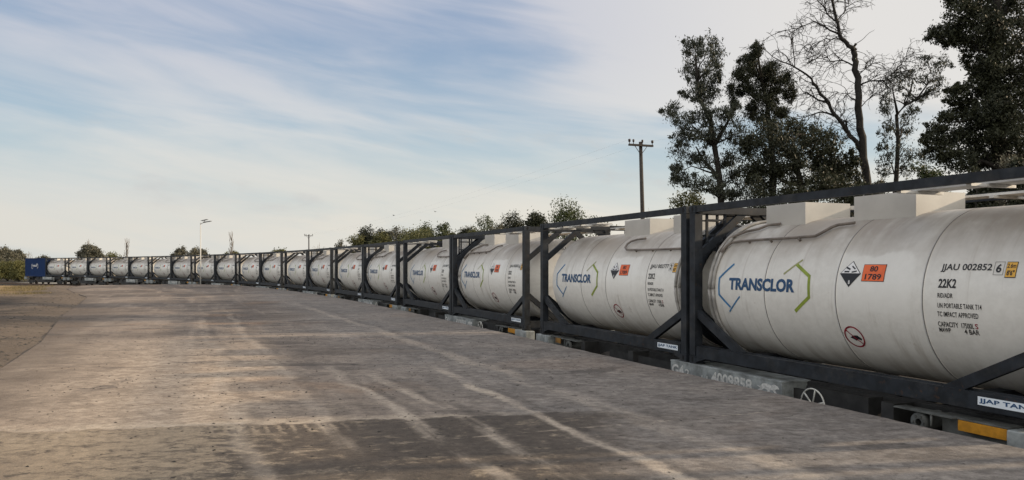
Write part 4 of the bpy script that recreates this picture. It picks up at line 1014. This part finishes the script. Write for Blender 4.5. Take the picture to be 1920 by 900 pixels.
bush('dark_tree', 962, 408, 26, 80, 'dark rounded evergreen, left neighbour of the dark pointed one', 'leafdark', 420, 0.3, 0.14, 'tree', None, 14)
bush('dark_tree', 915, 412, 20, 84, 'loose dark tree with thin top between olive bushes and dark evergreens', 'leafgreen', 170, 0.3, 0.12, 'tree', None, 12)
bush('dark_tree', 695, 434, 24, 92, 'dark evergreen at the left end of the bush row above the train', 'leafdark', 420, 0.34, 0.16, 'tree', None, 14)
bush('olive_bush', 672, 448, 18, 90, 'pale olive bush lowest at the left end of the bush row', 'leafolive', 320, 0.3, 0.14)
bush('dark_tree', 724, 436, 20, 93, 'second dark evergreen from the left end of the bush row', 'leafdark', 380, 0.34, 0.16, 'tree', None, 12)
bush('olive_bush', 752, 428, 24, 90, 'brownish olive bush with bare twigs sticking up behind it', 'leaffar', 320, 0.3, 0.14)
bush('dark_tree', 795, 424, 24, 92, 'dull green bushy tree right of the twiggy olive bush', 'leafgreen', 340, 0.32, 0.15, 'tree', None, 13)
bush('olive_bush', 792, 437, 34, 84, 'wide yellow olive bush in front of the dull green tree', 'leafolive', 360, 0.3, 0.14, 'bush', None, 14)
bush('dark_tree', 835, 426, 20, 90, 'dark bushy tree between two olive bushes above the train', 'leafgreen', 340, 0.32, 0.15, 'tree', None, 12)
bush('olive_bush', 852, 434, 24, 82, 'olive bush beside the dark bushy tree, nearest to the wide gap', 'leafolive', 340, 0.3, 0.14)
bush('dark_tree', 882, 424, 22, 86, 'dark green bush closing the bush row on the right', 'leafdark', 360, 0.32, 0.15, 'tree', None, 12)
bush('leafy_bush', 1120, 402, 26, 60, 'thin leafy bush right of the airy green tree', 'leafgreen', 55, 0.28, 0.11, 'bush', None, 11)
bush('leafy_bush', 1292, 364, 34, 42, 'bright yellow green bush at the foot of the slender eucalyptus', 'leafolive', 240, 0.22, 0.09, 'bush', None, 13)
bush('leafy_bush', 1735, 292, 34, 36, 'dark green bush left of the tall dark tree', 'leafgreen', 240, 0.2, 0.08, 'bush', None, 13)
bush('leafy_bush', 1646, 312, 20, 41, 'brownish thin bush at the foot of the bare tree', 'leaffar', 120, 0.2, 0.07, 'bush', None, 11)
bush('leafy_bush', 1905, 288, 34, 27, 'brown green bush before the trunk of the tall dark tree', 'leaffar', 170, 0.18, 0.07, 'bush', None, 13)
bush('leafy_bush', 1420, 352, 44, 33, 'dark undergrowth bush below the dark feathery evergreen', 'leafdark', 260, 0.2, 0.08, 'bush', None, 14)
bush('leafy_bush', 1590, 338, 44, 33, 'dark undergrowth bush below the bare tree', 'leafdark', 260, 0.2, 0.08, 'bush', None, 14)
bush('leafy_bush', 1500, 346, 46, 33, 'dark undergrowth bush below the low broad evergreen', 'leafdark', 260, 0.2, 0.08, 'bush', None, 14)
for px_, top, lab in ((1838, 322, 'dark brown green bush behind the spill box of the nearest tank'), (1900, 306, 'dark bush seen between tank top and top rail at the right edge'), (1965, 300, 'dark bush just beyond the right edge, behind the nearest tank')):
    bush('leafy_bush', px_, top, 30, 26, lab, 'leafdark', 300, 0.2, 0.08, 'bush', None, 15)
bush('olive_bush', 770, 432, 26, 88, 'olive bush left of the wide yellow olive bush', 'leafolive', 340, 0.3, 0.14, 'bush', None, 13)
bush('olive_bush', 715, 444, 22, 86, 'low olive bush before the two dark evergreens', 'leafolive', 340, 0.3, 0.14, 'bush', None, 13)
bush('olive_bush', 900, 430, 22, 80, 'low olive bush right of the bush row, touching the train roof line', 'leafolive', 340, 0.3, 0.14, 'bush', None, 13)
bush('olive_bush', 940, 424, 22, 78, 'low green brown bush under the dark rounded evergreen', 'leaffar', 340, 0.3, 0.14, 'bush', None, 13)
bare_bush('bare_bush', 742, 412, 26, 95, 'leafless twiggy bush above the brownish olive bush', 34, r=0.03)
bare_bush('bare_bush', 835, 412, 18, 95, 'leafless twigs sticking up above the dark bushy tree', 22, r=0.028)
bare_bush('bare_bush', 790, 414, 16, 96, 'leafless twigs sticking up above the dull green tree', 18, r=0.028)
bare_bush('bare_bush', 1220, 372, 26, 62, 'pale leafless bush at the foot of the near utility pole', 24, r=0.02)
bare_bush('bare_tree', 598, 450, 22, 120, 'pale leafless tree just right of the far utility pole', 40, 'tree', r=0.03)
def sun_blocker_hedge():  # unseen leaf wall, added to stop low sun stripes under the train
    t = empty('sun_blocker_hedge', (15.0, 8.0, -1.22)); tag(t, 'unseen leafy screen added to block low sun, beyond the right edge', 'sun_blocker_hedge'); cl = []; b = MB()
    for i in range(44):
        y = -11 + 20 * (i + random.random()) / 44; x = -0.3 * y + random.gauss(0, 0.5); z = random.uniform(0.6, 5.2)
        cl.append((x, y, z, 1.0, 1.1, 0.9)); b.tube(wander((x, y, 0), (x, y, z), 4, 0.04), taper(5, 0.05, 0.015), 5)
    b.obj('stem', M['bark'], t); link('crown', leaves_mesh('crown', cl, 900, 0.2, 0.1, M['leafdark'], 0.1, 9, 0.6), t)
sun_blocker_hedge()
# far row above the left half of the train
bush('far_tree', 170, 460, 19, 165, 'round grey green tree rising above the last but two tank containers', 'leaffar', 380, 0.55, 0.28, 'tree', None, 13)
bush('far_tree', 338, 468, 15, 170, 'small dark far tree left of the white lamp post', 'leaffar', 260, 0.5, 0.25, 'tree', None, 12)
bush('far_tree', 372, 464, 17, 165, 'dark far tree directly behind the white lamp post', 'leaffar', 340, 0.5, 0.25, 'tree', None, 12)
bush('far_tree', 438, 471, 14, 160, 'low olive far tree at the foot of the bare poplar right of the lamp post', 'leafolive', 200, 0.5, 0.25, 'tree', None, 10)
bush('far_tree', 527, 466, 17, 125, 'flat olive far tree left of the far utility pole', 'leafolive', 320, 0.4, 0.2, 'tree', None, 12)
bush('far_tree', 640, 455, 16, 110, 'low olive far bush between far pole and bush row', 'leaffar', 240, 0.36, 0.18, 'tree', None, 11)
bush('far_tree', 82, 478, 12, 185, 'low dark far tree just above the blue container', 'leaffar', 300, 0.5, 0.25, 'tree', None, 10)
bush('far_tree', 210, 479, 20, 175, 'low far tree right of the round grey green tree', 'leafolive', 220, 0.5, 0.25, 'tree', None, 10)
def poplar(px_, top, hw, Y, label, n=9):
    k = FPX / Y; H_ = EYE - (top - HOR) / k + 1.22; W_ = hw / k; base = Vector(((px_ - 960) / k, Y, -1.22))
    t = empty('bare_poplar', base); tag(t, label, 'tree'); b = MB()
    b.tube(wander((0, 0, 0), (0.1, 0, H_), 7, 0.006), taper(8, 0.12, 0.03), 6)
    for i in range(n * 3):
        z = H_ * random.uniform(0.25, 0.85); a = random.uniform(0, 6.283); e = (W_ * math.cos(a) * random.uniform(.4, 1), W_ * math.sin(a), min(H_ * 0.98, z + H_ * random.uniform(0.12, 0.3)))
        b.tube(wander((0, 0, z), e, 4, 0.03, -0.05), taper(5, 0.05, 0.02), 4, cap=False)
    b.obj('trunk', M['twig'], t)
poplar(237, 446, 6, 150, 'bare slim poplar above the train, left of the lamp post')
poplar(434, 433, 6, 150, 'bare slim poplar above the train, right of the lamp post')
poplar(165, 448, 4, 190, 'bare slim poplar behind the round grey green tree', 5)
# woods and scrub at the far left
for px_, top, hw, Y, lab, leaf in ((-22, 472, 24, 190, 'dark far tree cut by the left edge of the photo', 'leaffar'), (10, 470, 18, 195, 'dark far tree at the left edge, tallest of the far woods', 'leaffar'), (33, 473, 14, 200, 'dull far tree left of the blue container, in the far woods', 'leaffar')):
    bush('far_tree', px_, top, hw, Y, lab, leaf, 520, 0.55, 0.3, 'tree', None, 16)
bare_bush('bare_bush', 52, 468, 13, 205, 'pale leafless far bush above the left end of the blue container', 40, r=0.04)
for px_, top, hw, Y, lab in ((-14, 492, 22, 146, 'yellow green scrub bush cut by the left edge'), (14, 495, 17, 140, 'yellow green scrub bush before the far woods, middle one'), (36, 494, 13, 136, 'yellow green scrub bush beside the end of the blue container')):
    bush('scrub_bush', px_, top, hw, Y, lab, 'scrub', 520, 0.32, 0.14, 'bush', None, 16)
bush('scrub_bush', 22, 484, 8, 150, 'pale dry scrub rising behind the yellow green scrub', 'leaffar', 300, 0.4, 0.16, 'bush', None, 10)
# dry grass at the edge of the dirt
V = []; Fg = []; Tg = []
for i in range(16000):
    Y = 43 + 19 * rng.random(); x = left_x(Y) - 1.5 - abs(rng.normal()) * 7
    if x < -0.72 * Y or math.sin(x * 0.9 + 2 * math.sin(Y * 0.35)) + 0.5 * math.sin(Y * 1.3) < 0.0: continue
    z = float(np.clip(0.018 * (left_x(Y) - x), 0, 0.05)) - 0.03; 
    if Y > 61: z -= 1.17 * float(1 - sstep(Y, 70.0, 61.0))
    h = rng.uniform(0.04, 0.16); a = rng.random() * 6.28; l = rng.normal(size=2) * 0.06; wv = 0.012
    k = len(V); V += [(x - wv * math.cos(a), Y - wv * math.sin(a), z), (x + wv * math.cos(a), Y + wv * math.sin(a), z), (x + l[0], Y + l[1], z + h)]; Fg.append((k, k + 1, k + 2)); Tg.append(rng.random())
me = bpy.data.meshes.new('grass'); me.from_pydata(V, [], Fg); at_ = me.attributes.new('tint', 'FLOAT', 'FACE'); at_.data.foreach_set('value', Tg)
me.materials.append(leaf_mat('dry_grass_blades', (0.11, 0.10, 0.045), (0.27, 0.205, 0.105), 0.8, 0.3)); tag(link('grass', me), 'short dry yellow grass on the dirt at the far left', 'grass', kind='stuff')

# ------------------------------------------------------------------ poles, lamp, wires, birds
def utility_pole(bx, tx, ty, Y, hw, label, drop=3):
    top = at(tx, ty, Y); base = Vector(((bx - 960) / FPX * Y, Y, -1.22)); t = empty('utility_pole', base); tag(t, label, 'utility pole')
    p = top - base; ax = Vector((0.94, 0.34, 0.0))
    b = MB(); b.tube([(0, 0, 0), p * 0.5, p], [0.15, 0.125, 0.10], 12); b.obj('pole', M['wood'], t)
    c = p - Vector((0, 0, 0.22)); c.y -= 0.14
    b = MB(); b.beam(c - ax * hw, c + ax * hw, 0.13, 0.11, (0, 0, 1)); b.obj('crossarm', M['wood'], t)
    for s in (-1, 1):
        b = MB(); b.beam(c + ax * (s * hw * 0.5) - Vector((0, 0.03, 0.06)), c - Vector((0, 0.0, 0.55)), 0.03, 0.03, (0, 1, 0)); b.obj('arm_brace', M['insul'], t)
    res = []
    for s, r in ((-0.95, 1.0), (-0.62, 0.8), (0.12, 0.8), (0.95, 1.0)):
        q = c + ax * (s * hw) + Vector((0, 0, 0.06)); b = MB()
        b.lathe([(0.0, 0.0), (0.0, 0.02), (0.10, 0.02), (0.10, 0.05 * r), (0.13, 0.075 * r), (0.17, 0.055 * r), (0.19, 0.08 * r), (0.25, 0.07 * r), (0.28, 0.0)], 'z', 14, cx=q.x, cy=q.y, cz=q.z); b.obj('insulator', M['insul'], t)
        res.append(base + q + Vector((0, 0, 0.24)))
    return res
i1 = utility_pole(1210, 1201, 266, 45, 0.78, 'brown wooden utility pole with crossarm, standing left of the big trees')
i2 = utility_pole(579.5, 579, 440, 150, 0.78, 'tiny far utility pole with crossarm above the middle of the train')
def wire(p, q, sag, label):
    base = p.copy(); o = empty('overhead_wire', base); bpy.data.objects.remove(o); b = MB()
    b.tube([p.lerp(q, k / 40) - p - Vector((0, 0, sag * 4 * (k / 40) * (1 - k / 40))) for k in range(41)], 0.002, 5)
    ob = b.obj('overhead_wire', M['wire']); ob.location = p; tag(ob, label, 'wire')
wire(i1[0], i2[0], 0.9, 'thin overhead wire from the left arm end of the near pole to the far pole')
wire(i1[3], i2[3], 0.9, 'thin overhead wire from the right arm end of the near pole to the far pole')
wire(i1[3], at(1420, 205, 38) + Vector((3, 0, 0)), 0.15, 'thin overhead wire running from the near pole to the right into the eucalyptus')
def lamp():
    base = at(376, 531, 70); base.z = 0.0; base.x = (376 - 960) / FPX * 70
    Y = 70; base.z = float(ground_h(np.array([base.x]), np.array([Y]))[0])
    t = empty('lamp_post', base); tag(t, 'white lamp post with flat lamp panels before the train', 'lamp post')
    h = at(378, 418, Y).z - base.z; P = M['lampwhite']
    b = MB(); b.tube([(0, 0, 0), (0, 0, h)], [0.058, 0.042], 14); b.obj('pole', P, t)
    b = MB(); b.lathe([(0, 0.0), (0.0, 0.16), (0.03, 0.16), (0.05, 0.09), (0.25, 0.085), (0.26, 0.0)], 'z', 14); b.obj('base_flange', P, t)
    b = MB(); b.tube([(0, 0, h - 0.08), (0.25, 0, h + 0.02), (0.55, 0, h + 0.07)], [0.035, 0.03, 0.028], 8); b.obj('arm', P, t)
    b = MB(); b.hexa([(0.28, -0.16, h + 0.03), (0.95, -0.16, h + 0.14), (0.95, 0.16, h + 0.14), (0.28, 0.16, h + 0.03), (0.28, -0.16, h + 0.09), (0.95, -0.16, h + 0.19), (0.95, 0.16, h + 0.19), (0.28, 0.16, h + 0.09)]); b.obj('lamp_head', M['lampgrey'], t)
    b = MB(); b.beam((0.30, 0, h + 0.09), (0.42, 0, h + 0.24), 0.03, 0.03); b.hexa([(0.10, -0.22, h + 0.18), (0.62, -0.22, h + 0.30), (0.62, 0.22, h + 0.30), (0.10, 0.22, h + 0.18), (0.10, -0.22, h + 0.21), (0.62, -0.22, h + 0.33), (0.62, 0.22, h + 0.33), (0.10, 0.22, h + 0.21)]); b.obj('solar_panel', M['lampgrey'], t)
lamp()
def bird(x, y, Y, label, rz):
    b = MB(); b.lathe([(-0.16, 0.0), (-0.12, 0.02), (-0.02, 0.05), (0.07, 0.045), (0.12, 0.032), (0.15, 0.03), (0.18, 0.008), (0.20, 0.0)], 'x', 10)
    b.poly([(-0.15, -0.02, 0), (-0.15, 0.02, 0), (-0.27, 0.06, 0.0), (-0.27, -0.06, 0.0)])
    for s in (-1, 1):
        b.hexa([(-0.06, s * 0.03, 0.01), (0.07, s * 0.03, 0.01), (0.05, s * 0.22, 0.10), (-0.05, s * 0.22, 0.10), (-0.06, s * 0.03, 0.02), (0.07, s * 0.03, 0.02), (0.05, s * 0.22, 0.11), (-0.05, s * 0.22, 0.11)])
        b.hexa([(-0.05, s * 0.22, 0.10), (0.05, s * 0.22, 0.10), (-0.06, s * 0.42, 0.07), (-0.09, s * 0.42, 0.07), (-0.05, s * 0.22, 0.11), (0.05, s * 0.22, 0.11), (-0.06, s * 0.42, 0.075), (-0.09, s * 0.42, 0.075)])
    o = b.obj('bird', M['black']); o.location = at(x, y, Y); o.rotation_euler = (0.1, 0, rz); o.scale = (0.6, 0.6, 0.6); tag(o, label, 'bird')
bird(738, 404, 80, 'tiny dark bird flying above the bush row, the lower left one', 0.6)
bird(816, 397, 80, 'tiny dark bird flying above the bush row, the upper right one', 2.4)
